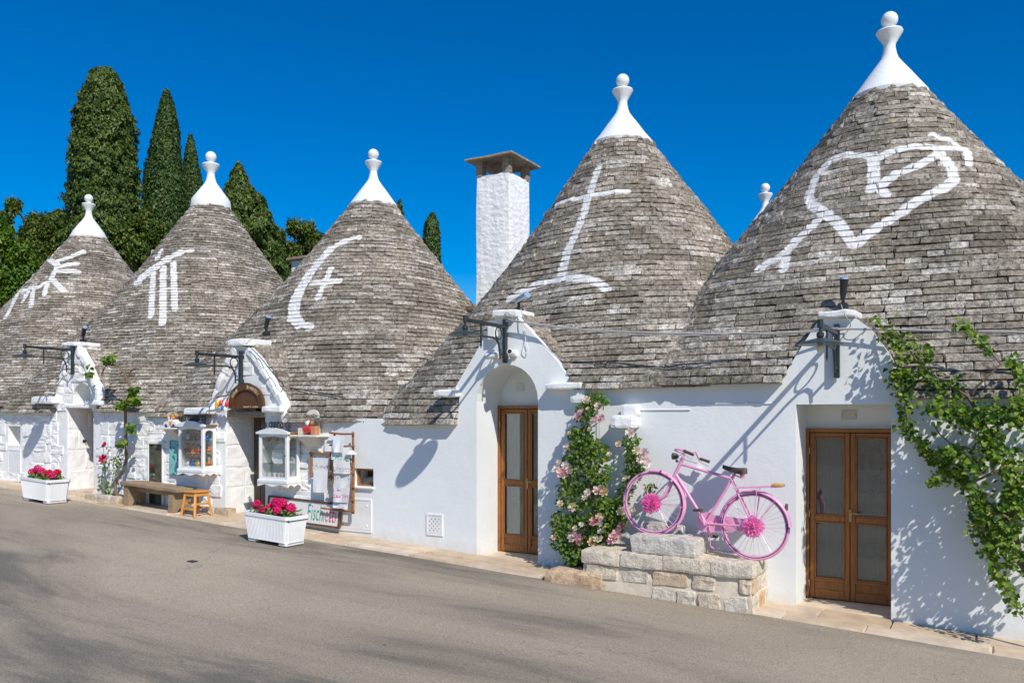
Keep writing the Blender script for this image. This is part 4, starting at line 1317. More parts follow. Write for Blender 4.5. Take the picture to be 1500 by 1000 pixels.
def planter(x1, v0, label, flowers, mats, seed):
    """x1, v0: front right corner on the road"""
    Lx, Dv, Hh = .88, .42, .40
    c = Vector((x1 - Lx/2, v0 + Dv/2, gz(x1 - Lx/2) + .012))
    t = thing('planter', c, label, 'planter', 'white plastic planters along the road')
    tl = math.atan(.048)
    def P_(a, b, h): return (c.x + a, c.y + b, c.z + h - .048*a)
    m = MB(); prof = []
    # ribbed wall: a zigzag outline that tapers downwards
    def ring(h, k, rib):
        out = []
        hx, hy = Lx/2*k, Dv/2*k; ch_ = .05
        segs = [((-hx+ch_, -hy), (hx-ch_, -hy), 26, (0, -1)), ((hx-ch_, -hy), (hx, -hy+ch_), 2, (.7, -.7)), ((hx, -hy+ch_), (hx, hy-ch_), 12, (1, 0)), ((hx, hy-ch_), (hx-ch_, hy), 2, (.7, .7)),
                ((hx-ch_, hy), (-hx+ch_, hy), 26, (0, 1)), ((-hx+ch_, hy), (-hx, hy-ch_), 2, (-.7, .7)), ((-hx, hy-ch_), (-hx, -hy+ch_), 12, (-1, 0)), ((-hx, -hy+ch_), (-hx+ch_, -hy), 2, (-.7, -.7))]
        for a, b, n, nn in segs:
            for i in range(n):
                for j, o in ((0, 0.0), (.42, 0.0), (.5, -rib), (.92, -rib)):
                    f = (i+j)/n
                    out.append(P_(a[0]+(b[0]-a[0])*f + nn[0]*o, a[1]+(b[1]-a[1])*f + nn[1]*o, h))
        return out
    rings = [ring(.045, .87, 0), ring(.06, .875, .009), ring(.34, .965, .009), ring(.35, .97, 0), ring(.352, 1.0, 0), ring(.395, 1.005, 0), ring(.40, .99, 0), ring(.398, .93, 0), ring(.34, .92, 0)]
    n = len(rings[0]); vs = [p for r_ in rings for p in r_]
    fs = [(i*n+k, i*n+(k+1) % n, (i+1)*n+(k+1) % n, (i+1)*n+k) for i in range(len(rings)-1) for k in range(n)] + [tuple(reversed(range(n)))]
    m.add(vs, fs).build('box', M['planter'], t)
    for s in (-1, 1):
        MB().bbox((-.075, -.165, 0), (.075, .165, .055), .012, Matrix.Translation(P_(s*.29, 0, -.004)) @ Matrix.Rotation(tl, 4, 'Y')).build('foot', M['planter'], t)
    MB().bbox((-.415, -.185, .335), (.415, .185, .362), .01, Matrix.Translation(c) @ Matrix.Rotation(tl, 4, 'Y')).build('soil', M['soil'], t)
    q = random.Random(seed)
    g_ = thing('geranium', P_(0, 0, .36), label.replace('planter', 'planter box') and flowers[0], 'flowers', 'geraniums in the planters')
    it = []
    for i in range(240):
        a = q.uniform(-.34, .36); b = q.uniform(-.13, .13); h = .36 + abs(q.gauss(.04, .035))
        it.append(leaf_mats(q, P_(a, b, h), .05, (0, -.4, 1)))
    joined_leaves(it, LEAFBIG, 'leaves', M['geraniumleaf'], g_, c)
    for j, (a, b, h, r_) in enumerate(flowers[1]):
        top = Vector(P_(a, b, h))
        MB().tube([P_(a*.95, b*.7, .35), Vector(P_(a*.98, b, .35+(h-.35)*.6)), top], .005, 5).build('stem', M['stem'], g_)
        petal_ball(top, r_, 60, .022, seed*10+j).build('flower_head', M[mats[j % len(mats)]], g_, fix=False)
planter(-7.97, 7.79, 'ribbed white planter standing on the road before the painted sign',
        ('magenta geraniums growing in the planter before the painted sign', [(-.38, .02, .47, .055), (-.13, .0, .46, .04), (-.16, -.1, .43, .035), (-.02, .02, .53, .06), (.12, .0, .54, .06), (.13, -.1, .46, .055), (.29, .0, .49, .06), (.22, .05, .48, .05), (.05, .1, .48, .05)]), ['magenta'], 3)
planter(-13.52, 7.84, 'ribbed white planter standing on the road before the far rubble front',
        ('pink and red geraniums growing in the planter by the rubble front', [(-.37, .0, .46, .065), (-.25, .02, .52, .065), (-.1, .0, .49, .06), (.0, .05, .47, .05), (.12, .0, .48, .065), (.22, .0, .47, .06), (.30, -.05, .46, .065), (.2, .1, .5, .05)]), ['magenta', 'magenta', 'magenta', 'red', 'red', 'magenta', 'magenta', 'red'], 4)

# ---- bench and stool
bz = gz(-11.98) + .02
tb = thing('bench', (-11.98, 8.78, bz), 'rough old timber bench standing against the white rubble wall', 'bench')
rot = Matrix.Translation((-11.98, 8.78, bz)) @ Matrix.Rotation(math.atan(.048), 4, 'Y')
def tf(m, Mx):
    m.v = [tuple(Mx @ Vector(p)) for p in m.v]; return m
for j, (a, b) in enumerate(((-.205, -.01), (-.002, .20))):
    tf(rough_slab(None, None, False, (-.73, a, .34), (.73, b, .405), 60+j, .008, 5), rot).build('seat_plank', M['greywood'], tb)
def trestle(x0, x1, seed):
    m = MB()
    m.prism([(-.17, -.02), (-.17, .34), (.17, .34), (.17, -.02), (.09, -.02), (.05, .07), (-.05, .07), (-.09, -.02)], x0, x1, lambda a, b, d: (d, a, b))
    tf(m, rot).build('leg', M['greywood'], tb)
trestle(-.66, -.54, 1); trestle(.50, .62, 2)
tf(MB().bbox((-.56, -.03, .24), (.52, .03, .335), .008), rot).build('stretcher', M['greywood'], tb)
sb = Vector((-10.90, 8.70, gz(-10.9) + .022))
ts = thing('stool', sb, 'small square honey-coloured wooden stool at the end of the bench', 'stool')
MB().bbox(sb + Vector((-.155, -.155, .375)), sb + Vector((.155, .155, .405)), .008).build('seat', M['stoolwood'], ts)
for sx in (-1, 1):
    for sy in (-1, 1):
        MB().bar(sb + Vector((sx*.165, sy*.165, -.01)), sb + Vector((sx*.115, sy*.115, .38)), .038, .038, .004).build('leg', M['stoolwood'], ts)
for s in (-1, 1):
    MB().bar(sb + Vector((-.15, s*.15, .12)), sb + Vector((.15, s*.15, .12)), .022, .032, .003).build('rail', M['stoolwood'], ts)
    MB().bar(sb + Vector((s*.14, -.14, .20)), sb + Vector((s*.14, .14, .20)), .022, .032, .003).build('rail', M['stoolwood'], ts)
    MB().bar(sb + Vector((-.12, s*.125, .345)), sb + Vector((.12, s*.125, .345)), .022, .05, .003).build('apron', M['stoolwood'], ts)
    MB().bar(sb + Vector((s*.125, -.12, .345)), sb + Vector((s*.125, .12, .345)), .022, .05, .003).build('apron', M['stoolwood'], ts)

# ---- display cabinets on the shop front
M['shelfglass'] = m_glass('shelf_glass', (.7, .8, .78), .2)
def scroll_pts(c, r, turns, flip, n=26):
    return [(c[0] + flip*(r*(1-.75*i/n))*math.cos(i/n*turns*2*math.pi - 1.57), c[1], c[2] + (r*(1-.75*i/n))*math.sin(i/n*turns*2*math.pi - 1.57)) for i in range(n+1)]
def cabinet(loc, label):
    x, y, z = loc                 # bottom left corner, on the wall plane
    w, d, h = .60, .27, .74
    t = thing('display_cabinet', loc, label, 'cabinet', 'white display cabinets on the shop front')
    f = y - d; e = .036; q = .004
    MB().bbox((x-.02, f-.02, z+.0), (x+w+.02, y-.0, z+.06), .012).bbox((x+.0, f-.0, z+.055), (x+w, y, z+.075), .004).build('base', M['whitepaint'], t)
    MB().bbox((x+.01, y-.025, z+.07), (x+w-.01, y-.002, z+h), .003).build('back_panel', M['whitepaint'], t)
    # curved skirt
    sk = [(x-.015, z+.005)] + [(x-.015+(w+.03)*i/12, z-.03-.018*math.cos(i/12*4*math.pi)) for i in range(13)] + [(x+w+.015, z+.005)]
    MB().prism(sk, f-.012, f+.01, front).build('skirt', M['whitepaint'], t)
    sk = [(f-.01, z+.005)] + [(f-.01+(d+.01)*i/8, z-.03-.018*math.cos(i/8*4*math.pi)) for i in range(9)] + [(y-.002, z+.005)]
    MB().prism(sk, x+w-.01, x+w+.014, lambda a, b, dd: (dd, a, b)).build('skirt', M['whitepaint'], t)
    for a, b in ((x, f), (x+w-e, f)):
        MB().bbox((a, b, z+.072), (a+e, b+e, z+h), .006).build('corner_post', M['whitepaint'], t)
    for a in (x, x+w-.03): MB().bbox((a, y-.06, z+.072), (a+.03, y-.02, z+h), .005).build('corner_post', M['whitepaint'], t)
    # front door frame and side frame with round-headed lights
    dr = MB().prism(rect(x+e-.002, x+w-e+.002, z+.075, z+h-.002), f+.004, f+.03, front, [[(x+e+.016, z+.10), (x+e+.016, z+h-.06)] + [(x+e+.016+(w-2*e-.032)*i/10, z+h-.06+.022*math.sin(math.pi*i/10)) for i in range(1, 10)] + [(x+w-e-.016, z+h-.06), (x+w-e-.016, z+.10)]]).build('front_door', M['whitepaint'], t)
    MB().box((x+e+.012, f+.014, z+.095), (x+w-e-.012, f+.018, z+h-.03)).build('pane', M['caseglass'], dr)
    MB().tube([(x+w-e-.012, f+.006, z+.42), (x+w-e-.012, f-.012, z+.42)], .008, 8).build('knob', M['iron'], dr)
    sd = MB().prism(rect(f+e-.002, y-.058, z+.075, z+h-.002), x+w-.022, x+w-.004, lambda a, b, dd: (dd, a, b), [[(f+e+.010, z+.11), (f+e+.010, z+h-.10)] + [(f+e+.010+(d-e-.078)*i/8, z+h-.10+.04*math.sin(math.pi*i/8)**.5) for i in range(1, 8)] + [(y-.068, z+h-.10), (y-.068, z+.11)]]).build('side_frame', M['whitepaint'], t)
    MB().box((x+w-.015, f+e+.02, z+.10), (x+w-.012, y-.078, z+h-.05)).build('pane', M['caseglass'], sd)
    MB().bbox((x+.004, f+e, z+.075), (x+.02, y-.058, z+h), .003).build('side_panel', M['whitepaint'], t)
    for s in (.29, .51): MB().box((x+.03, f+.035, z+s), (x+w-.03, y-.03, z+s+.008)).build('glass_shelf', M['shelfglass'], t)
    tp = [(x-.03, z+h), (x-.03, z+h+.03)] + [(x+w*i/10, z+h+.035+.055*math.sin(math.pi*i/10)) for i in range(11)] + [(x+w+.03, z+h+.03), (x+w+.03, z+h)]
    MB().prism(tp, f-.03, f+.03, front).build('pediment', M['whitepaint'], t)
    MB().bbox((x-.03, f+.032, z+h), (x+w+.03, y-.003, z+h+.03), .006).build('top_board', M['polewood'], t)
    sc = MB(); zz = z+h+.035; yy = f+.06
    for i, (cx_, fl) in enumerate(((.06, -1), (.20, 1), (.27, -1), (.33, 1), (.40, -1), (.54, 1))):
        sc.tube(scroll_pts((x+cx_, yy, zz+.095), .065, 1.4, fl), .0095, 6)
    for cx_ in (.20, .27, .33, .40): sc.tube([(x+cx_, yy, zz-.01), (x+cx_+.0, yy, zz+.06), (x+cx_+.01, yy, zz+.15)], .008, 6)
    sc.tube([(x-.0, yy, zz-.01), (x+.02, yy, zz+.02), (x+.06, yy, zz+.035)], .008, 6); sc.tube([(x+w, yy, zz-.01), (x+w-.02, yy, zz+.02), (x+w-.06, yy, zz+.035)], .008, 6)
    sc.tube([(x-.01, yy, zz), (x+w+.01, yy, zz)], .007, 6)
    sc.build('iron_crest', M['iron'], t, smooth=True)
    return t
cab1 = Vector((-11.42, VF-.04, CAMZ-.90)); cab2 = Vector((-9.57, VF-.04, CAMZ-1.0))
ct1 = cabinet(cab1, 'white glazed cabinet crowded with bright ceramic figures, left of the shop door')
ct2 = copy_tree(ct1, cab2, None, 'white glazed cabinet holding a white plate and towel, right of the shop door')
# ---- ceramic figures
CL = {n: simple('glaze_' + n, c, .3, var=.1) for n, c in {'orange': (.75, .25, .04), 'yellow': (.75, .52, .06), 'red': (.62, .04, .04), 'blue': (.05, .20, .55), 'teal': (.03, .45, .48), 'white': (.80, .78, .74), 'pink': (.75, .25, .42), 'green': (.12, .35, .10), 'brown': (.30, .13, .05), 'purple': (.35, .12, .40), 'skin': (.72, .42, .26), 'cream': (.70, .62, .45), 'terracotta': (.55, .24, .11), 'darkblue': (.03, .06, .22)}.items()}
def figurine(p, h, cols, label, group):
    p = Vector(p); t = thing('figurine', p, label, 'figurine', group)
    r = h*.27
    MB().lathe([(r*1.0, 0), (r*1.05, h*.06), (r*.95, h*.09)], p, 14).build('base', CL[cols[0]], t, smooth=True)
    MB().lathe([(r*.85, h*.07), (r*.95, h*.2), (r*.75, h*.42), (r*.5, h*.58), (r*.25, h*.66)], p, 14).build('body', CL[cols[1]], t, smooth=True)
    MB().ball(p + Vector((0, 0, h*.76)), h*.14, 12).build('head', CL[cols[2]], t, smooth=True)
    MB().lathe([(r*.75, h*.85), (r*.7, h*.87), (r*.38, h*.90), (r*.3, h*.99), (.002, h)], p, 12).build('hat', CL[cols[3]], t, smooth=True)
    for s in (-1, 1):
        MB().tube([p + Vector((s*r*.55, 0, h*.55)), p + Vector((s*r*1.1, -r*.35, h*.42)), p + Vector((s*r*.7, -r*.95, h*.36))], h*.06, 6).build('arm', CL[cols[1]], t, smooth=True)
q = random.Random(21)
grp = 'ceramic figures in the left cabinet'
names = list(CL)
rows = [(.08, .62, [('orange', 'white', 'white', 'yellow'), ('white', 'blue', 'skin', 'red'), ('green', 'white', 'cream', 'orange'), ('yellow', 'yellow', 'skin', 'brown'), ('orange', 'cream', 'skin', 'red'), ('blue', 'orange', 'white', 'yellow')], .17),
        (.30, .62, [('brown', 'brown', 'orange', 'green'), ('orange', 'orange', 'yellow', 'brown'), ('white', 'terracotta', 'skin', 'brown'), ('green', 'red', 'skin', 'darkblue'), ('brown', 'green', 'skin', 'brown'), ('teal', 'orange', 'cream', 'red')], .17),
        (.52, .62, [('blue', 'white', 'blue', 'darkblue'), ('orange', 'green', 'orange', 'red'), ('purple', 'pink', 'skin', 'brown'), ('purple', 'purple', 'skin', 'brown'), ('blue', 'blue', 'skin', 'pink')], .16)]
flab = ['bottom board', 'middle shelf', 'top shelf']
for ri, (zz, _, cols, hh) in enumerate(rows):
    n = len(cols)
    for i, cset in enumerate(cols):
        figurine((cab1.x + .09 + .43*i/(n-1), cab1.y - .17 + .06*((i*7) % 3)/2 + .02, cab1.z + zz - .002), hh*q.uniform(.75, 1.1), cset, 'ceramic figure, %s body and %s hat, on the %s of the left cabinet' % (cset[1], cset[3], flab[ri]), grp)
# plate, cloth and cups in the right-hand cabinet
c = cab2 + Vector((.30, -.07, .30))
pm = Matrix.Rotation(R(78), 4, 'X')
tag(MB().lathe([(.11, -.004), (.12, 0), (.165, .022), (.168, .026), (.12, .008), (.005, .005)], c + Vector((.02, -.055, .13)), 32, pm).build('plate', CL['white'], loc=c, smooth=True), 'white plate propped on the middle shelf of the right cabinet', 'plate')
def m_cloth(name, base, ink, scale, thr=.55, band=None):
    t = NT(name)
    n = t.ramp(t.noise(scale, 3, .5), [(thr, 0.0), (thr+.03, 1.0)])
    if band:
        z = t.node('SeparateXYZ'); t.l.new(t.pos(), z.inputs[0])
        f = t.math('SINE', t.math('MULTIPLY', z.outputs['Z'], band))
        n = t.math('MULTIPLY', n, t.ramp(f, [(.45, 0.0), (.55, 1.0)]))
    t.col(t.mix(n, base, ink)); t.rough(.9); t.spec(.1)
    t.bump(t.noise(240, 2), .2, .002)
    return t.m
M['towel_grey'] = m_cloth('grey_print_towel', (.72, .72, .70), (.30, .30, .34), 48, .54, 42)
M['towel_pink'] = m_cloth('pink_print_towel', (.74, .70, .69), (.62, .14, .24), 46, .52, 40)
M['towel_green'] = m_cloth('green_print_towel', (.74, .75, .72), (.10, .48, .40), 40, .52, 34)
M['towel_brown'] = m_cloth('brown_print_towel', (.74, .72, .69), (.38, .24, .22), 52, .52, 38)
M['paper'] = m_cloth('printed_paper', (.80, .80, .80), (.52, .53, .56), 90, .60, 260)
M['teal'] = m_cloth('teal_picture', (.22, .52, .50), (.03, .16, .18), 11, .56)
def sheet(name, x0, x1, z0, z1, v, mat, label, cat, group=None, wave=.012, nx=10, nz=14, sag=0.0, seed=0):
    m = MB(); vs = []
    for j in range(nz+1):
        for i in range(nx+1):
            a = i/nx; b = j/nz
            x = x0+(x1-x0)*a; z = z1+(z0-z1)*b - sag*math.sin(math.pi*a)*(1 if j in (0,) else .6)
            y = v - wave*(math.sin(a*7+seed)*b + .6*math.sin(a*13+b*5+seed*2)*b) - .02*b*wave/.012
            vs.append((x + .006*math.sin(b*6+seed)*wave/.012, y, z))
    n = nx+1
    fs = [(j*n+i, j*n+i+1, (j+1)*n+i+1, (j+1)*n+i) for j in range(nz) for i in range(nx)]
    # give the sheet a little thickness
    k = len(vs); vs2 = vs + [(p[0], p[1]+.003, p[2]) for p in vs]
    fs2 = fs + [tuple(reversed([i+k for i in f])) for f in fs]
    rim = [j*n for j in range(nz+1)] + [nz*n+i for i in range(1, n)] + [j*n+nx for j in range(nz-1, -1, -1)] + list(range(nx-1, 0, -1))
    for i in range(len(rim)): fs2.append((rim[i], rim[(i+1) % len(rim)], rim[(i+1) % len(rim)]+k, rim[i]+k))
    o = m.add(vs2, fs2).build(name, M[mat] if isinstance(mat, str) else mat, loc=(x0, v, z0), smooth=True)
    return tag(o, label, cat, group)
sheet('tea_towel', cab2.x+.13, cab2.x+.50, cab2.z+.36, cab2.z+.58, cab2.y-.035, 'towel_grey', 'grey printed cloth pinned inside the right cabinet', 'towel', wave=.003)
for i, (xx, cset) in enumerate(((.13, 'red'), (.18, 'cream'), (.36, 'cream'), (.47, 'yellow'))):
    cc = cab2 + Vector((xx, -.13, .62))
    tag(MB().lathe([(.03, .06), (.055, .03), (.06, 0), (.055, -.005), (.02, .05)], cc, 14).build('hanging_bell', CL[cset], loc=cc, smooth=True), '%s ceramic bell hung at the top of the right cabinet' % cset if i != 2 else 'second cream ceramic bell hung at the top of the right cabinet', 'bell')
for i, (xx, cset) in enumerate(((.10, 'white'), (.22, 'white'), (.31, 'cream'), (.40, 'white'))):
    cc = cab2 + Vector((xx, -.15, .076))
    tag(MB().lathe([(.03, 0), (.036, .01), (.04, .075), (.042, .08), (.036, .078), (.03, .02)], cc, 16).build('cup', CL[cset], loc=cc, smooth=True), ('white cup at the hinge end of the right cabinet', 'white cup left of the cream cup in the right cabinet', 'cream cup between two white cups in the right cabinet', 'white cup at the knob end of the right cabinet')[i], 'cup', 'cups in the right cabinet')
# ---- bracket shelves and what stands on them
def shelf(x0, x1, z, label, arched):
    t = thing('bracket_shelf', (x0, VF, z), label, 'shelf')
    MB().bbox((x0, VF-.27, z-.03), (x1, VF+.0, z), .006).build('board', M['shelfpaint'], t)
    pr = [(0, 0), (0, -.22), (-.05, -.215), (-.07, -.15), (-.14, -.08), (-.22, -.045), (-.24, 0)]
    c = (x0+x1)/2
    MB().prism(pr, c-.12, c+.12, lambda a, b, d: (d, VF + a, z - .029 + b)).build('bracket', M['shelfpaint'], t)
    if arched:
        a0, a1 = c-.13, c+.13
        P = [(a0, z-.001), (a0, z+.30)] + [(a0+(a1-a0)*i/8, z+.30+.075*math.sin(math.pi*i/8)**.7) for i in range(1, 8)] + [(a1, z+.30), (a1, z-.001)]
        MB().prism(P, VF-.06, VF-.035, front).build('arched_back', M['shelfpaint'], t)
    return t
M['shelfpaint'] = simple('cream_paint', (.76, .72, .62), .5, var=.08)
s1 = Vector((PU(234, VF-.2), VF, z_at(250, 626, VF-.2))); s2 = Vector((PU(424, VF-.25), VF, z_at(450, 637, VF-.25)))
shelf(s1.x, s1.x+.56, s1.z, 'cream shelf with ceramic cars beside the left cabinet', False)
shelf(s2.x, s2.x+.56, s2.z, 'cream shelf with arched back beside the right cabinet', True)
def car(p, L, cols, label):
    p = Vector(p); t = thing('ceramic_car', p, label, 'figurine', 'ceramic cars on the left shelf')
    r = L*.10
    bp = [(-.5, .08), (-.5, .22), (-.42, .30), (-.22, .33), (.30, .33), (.46, .27), (.5, .18), (.5, .08)]
    MB().prism([(a*L, b*L) for a, b in bp], -.19*L, .19*L, lambda a, b, d: (p.x+a, p.y+d, p.z+b)).build('body', CL[cols[0]], t)
    MB().prism([(a*L, b*L) for a, b in ((-.20, .33), (-.12, .52), (.18, .52), (.28, .33))], -.17*L, .17*L, lambda a, b, d: (p.x+a, p.y+d, p.z+b)).build('cabin', CL[cols[1]], t)
    for sx in (-.30, .30):
        for sy in (-1, 1):
            c = p + Vector((sx*L, sy*.18*L, .095*L))
            MB().tube([c - Vector((0, .03*L, 0)), c + Vector((0, .03*L, 0))], .095*L, 14).build('wheel', CL['darkblue'], t)
    for i, (sx, cc) in enumerate(((-.16, 'skin'), (.04, 'brown'), (.22, cols[2]))):
        MB().ball(p + Vector((sx*L, -.12*L, .50*L)), .085*L, 10).build('head', CL[cc], t, smooth=True)
    MB().bbox((p.x-.05*L, p.y-.2*L, p.z+.10*L), (p.x+.16*L, p.y+.2*L, p.z+.32*L), .01*L).build('door_patch', CL[cols[2]], t)
car((s1.x+.27, VF-.15, s1.z+.0), .32, ('white', 'white', 'orange'), 'larger white ceramic car with passengers on the left shelf')
car((s1.x+.30, VF-.15, s1.z+.165), .17, ('orange', 'teal', 'yellow'), 'little teal and orange ceramic car perched on the larger one')
ff = Vector((s2.x+.27, VF-.14, s2.z))
t = thing('figurine', ff, 'red-aproned ceramic couple lying back on the right shelf', 'figurine')
MB().bbox(ff+Vector((-.17, -.05, 0)), ff+Vector((-.04, .05, .10)), .01).build('basket', CL['cream'], t)
MB().tube([ff+Vector((-.10, 0, .10)), ff+Vector((0, -.03, .07)), ff+Vector((.10, -.03, .10))], [.03, .055, .045], 10).build('body', CL['red'], t, smooth=True)
MB().ball(ff+Vector((.02, -.02, .17)), .045, 12).build('head', CL['white'], t, smooth=True)
MB().ball(ff+Vector((.09, -.02, .17)), .045, 12).ball(ff+Vector((.0, -.0, .215)), .03, 10).build('hair', CL['brown'], t, smooth=True)
MB().bbox(ff+Vector((.09, -.05, 0)), ff+Vector((.19, .05, .13)), .01).build('chimney_block', CL['terracotta'], t)
# ---- pictures, papers, towel rack
a = W(249, 695, VF-.05); b = W(267, 645, VF-.05)
tp_ = thing('picture', (a.x, VF-.05, a.z), 'teal print hung on the wall left of the left cabinet', 'picture')
MB().bbox((a.x, VF-.062, a.z), (b.x, VF-.03, b.z), .004).build('backing', simple('teal_edge', (.10, .30, .30), .6), tp_)
MB().box((a.x+.01, VF-.066, a.z+.01), (b.x-.01, VF-.0635, b.z-.01)).build('print', M['teal'], tp_)
sheet('paper_notice', PU(476, VF-.05), PU(494, VF-.05), z_at(485, 661, VF-.05), z_at(485, 644, VF-.05), VF-.055, 'paper', 'small pale notice pinned left of the towel rack', 'paper', wave=.004)
fr0, fr1 = PU(455.5, VF-.08), PU(484, VF-.08); fz0, fz1 = z_at(470, 698, VF-.08), z_at(470, 664, VF-.08)
tf_ = thing('wooden_frame', (fr0, VF-.08, fz0), 'rustic stick frame holding a printed cloth above a paper sheet', 'frame')
for p_, q_ in (((fr0, fz0-.02), (fr0, fz1+.02)), ((fr1, fz0-.05), (fr1, fz1+.02)), ((fr0-.03, fz1), (fr1+.03, fz1)), ((fr1-.10, fz0), (fr1+.05, fz0))):
    MB().bar((p_[0], VF-.075, p_[1]), (q_[0], VF-.075, q_[1]), .032, .03, .005).build('stick', M['polewood'], tf_)
sheet('tea_towel', fr0+.02, fr1-.02, fz0+.06, fz1-.015, VF-.058, 'towel_grey', 'grey printed towel stretched in the stick frame', 'towel', wave=.004)
sheet('paper_notice', PU(459.5, VF-.1), PU(480, VF-.1), z_at(470, 721, VF-.1), z_at(470, 688, VF-.1), VF-.105, 'paper', 'long white paper sheet hanging below the stick frame', 'paper', wave=.005)
vr = VF-.11
rl, rr = PU(490, vr), PU(517, vr)
tr_ = thing('towel_rack', (rl, vr, z_at(503, 751, vr)), 'ladder of brown sticks hung with printed tea towels', 'rack')
MB().tube([(rr, vr, z_at(517, 752, vr)), (rr+.01, vr, z_at(517, 690, vr)), (rr, vr, z_at(517, 632, vr))], [.022, .020, .016], 8).build('pole', M['polewood'], tr_)
MB().tube([(rl, vr, z_at(490, 737, vr)), (rl+.01, vr, z_at(490, 690, vr)), (rl, vr, z_at(490, 634, vr))], [.020, .018, .016], 8).build('pole', M['polewood'], tr_)
rung_y = (635, 653, 672, 692, 712, 731, 747)
for i, yy in enumerate(rung_y):
    zz = z_at(503, yy, vr)
    x0, x1 = (rl-.07, rr+.05) if i < 6 else (rl-.22, rr+.05)
    MB().tube([(x0, vr-.028, zz+.012), ((x0+x1)/2, vr-.026, zz-.004), (x1, vr-.028, zz)], .014, 7).build('rung', M['polewood'], tr_)
tw = [(638, 662, 488, 504, 'paper', 'crisp white printed sheet on the topmost rung of the towel rack'),
      (654, 673, 487, 513, 'towel_green', 'green printed towel near the top of the towel rack'),
      (673, 693, 489, 513, 'towel_brown', 'brown-grey printed towel under the green one on the rack'),
      (692, 717, 489, 513, 'towel_grey', 'grey printed towel in the middle of the towel rack'),
      (713, 735, 489, 512, 'towel_pink', 'pink printed towel near the bottom of the towel rack'),
      (730, 744, 489, 509, 'towel_grey', 'plain grey towel end on the lowest part of the rack')]
for i, (y0, y1, p0, p1, mt, lb) in enumerate(tw):
    v_ = vr-.05-(.012 if i % 2 else .028) - (.02 if i == 0 else 0)
    sheet('tea_towel' if i else 'paper_notice', PU(p0, v_), PU(p1, v_), z_at(500, y1, v_), z_at(500, y0, v_), v_, mt, lb, 'towel' if i else 'paper', wave=.010, sag=.006, seed=i*1.7)
cc = W(515, 664, vr-.05)
tag(MB().lathe([(.012, .05), (.05, .02), (.085, -.01), (.08, -.015), (.045, .01)], cc, 16).build('white_bell', CL['white'], loc=cc, smooth=True), 'white ceramic bell hung on the right pole of the towel rack', 'bell')
# ---- painted sign at the foot of the wall
vs_ = VF-.10
sx0, sx1 = PU(391, vs_), PU(497, vs_); sz0 = gz(-8.3)+.10; sz1 = sz0+.36
M['signboard'] = simple('cream_sign_board', (.74, .73, .70), .5, var=.06)
M['signframe'] = m_wood('sign_frame_wood', (.07, .035, .02), (.17, .09, .05), 0, .5)
tilt = .048*.75
def SG(x, d, z): return (x, vs_ + d + (z-sz0)*.10, z - (x-sx1)*tilt)
sg = thing('shop_sign', SG((sx0+sx1)/2, 0, sz0), 'framed white board with the word Fischietti in green to red letters', 'sign')
def sgbox(x0, x1, d0, d1, z0, z1):
    P = [SG(x, d, z) for z in (z0, z1) for d in (d0, d1) for x in (x0, x1)]
    return MB().add(P, [(0, 1, 3, 2), (4, 6, 7, 5), (0, 4, 5, 1), (1, 5, 7, 3), (3, 7, 6, 2), (2, 6, 4, 0)])
sgbox(sx0+.02, sx1-.02, 0, .02, sz0+.02, sz1-.02).build('board', M['signboard'], sg)
for b in ((sx0, sx1, -.012, .03, sz1-.028, sz1), (sx0, sx1, -.012, .03, sz0, sz0+.028), (sx0, sx0+.028, -.0125, .031, sz0+.028, sz1-.028), (sx1-.028, sx1, -.0125, .031, sz0+.028, sz1-.028)):
    sgbox(*b).build('frame_bar', M['signframe'], sg)
def letters(txt, colors, x0, x1, z0, height, parent, mapf, shear=.12, xs=None):
    """each letter its own flat mesh, laid on the surface given by mapf(x, d, z)"""
    out = []; adv = 0.0; wid = []
    for ch in txt:
        cu = bpy.data.curves.new('letter', 'FONT'); cu.body = ch; cu.size = 1.0; cu.shear = shear; cu.resolution_u = 3
        ob = bpy.data.objects.new('letter_tmp', cu); COL.objects.link(ob)
        me = bpy.data.meshes.new_from_object(ob.evaluated_get(bpy.context.evaluated_depsgraph_get()))
        bpy.data.objects.remove(ob); bpy.data.curves.remove(cu)
        V = [v.co.copy() for v in me.vertices]; F = [tuple(p.vertices) for p in me.polygons]
        bpy.data.meshes.remove(me)
        mx = max(v.x for v in V); mn = min(v.x for v in V)
        out.append((V, F, adv - mn*.9)); adv += (mx - mn) + .07
    k = (x1-x0)/adv
    for (V, F, o), c in zip(out, colors):
        m = MB(); n = len(V)
        P0 = [mapf(x0 + (v.x+o)*k, -.004, z0 + v.y*height) for v in V]
        m.add(P0, F)
        m.build('letter', c, parent, fix=False)
sc_ = [simple('sign_ink_%d' % i, c, .45, var=.05) for i, c in enumerate(((.0, .32, .28), (.0, .36, .26), (.02, .38, .22), (.03, .36, .18), (.10, .26, .15), (.30, .32, .24), (.42, .26, .22), (.62, .05, .10), (.66, .04, .12), (.70, .03, .18)))]
xl0 = sx0 + (sx1-sx0)*.565; xl1 = sx1-.06
letters('Fischietti', sc_, xl0, xl1, sz0+.075, .34, sg, SG)
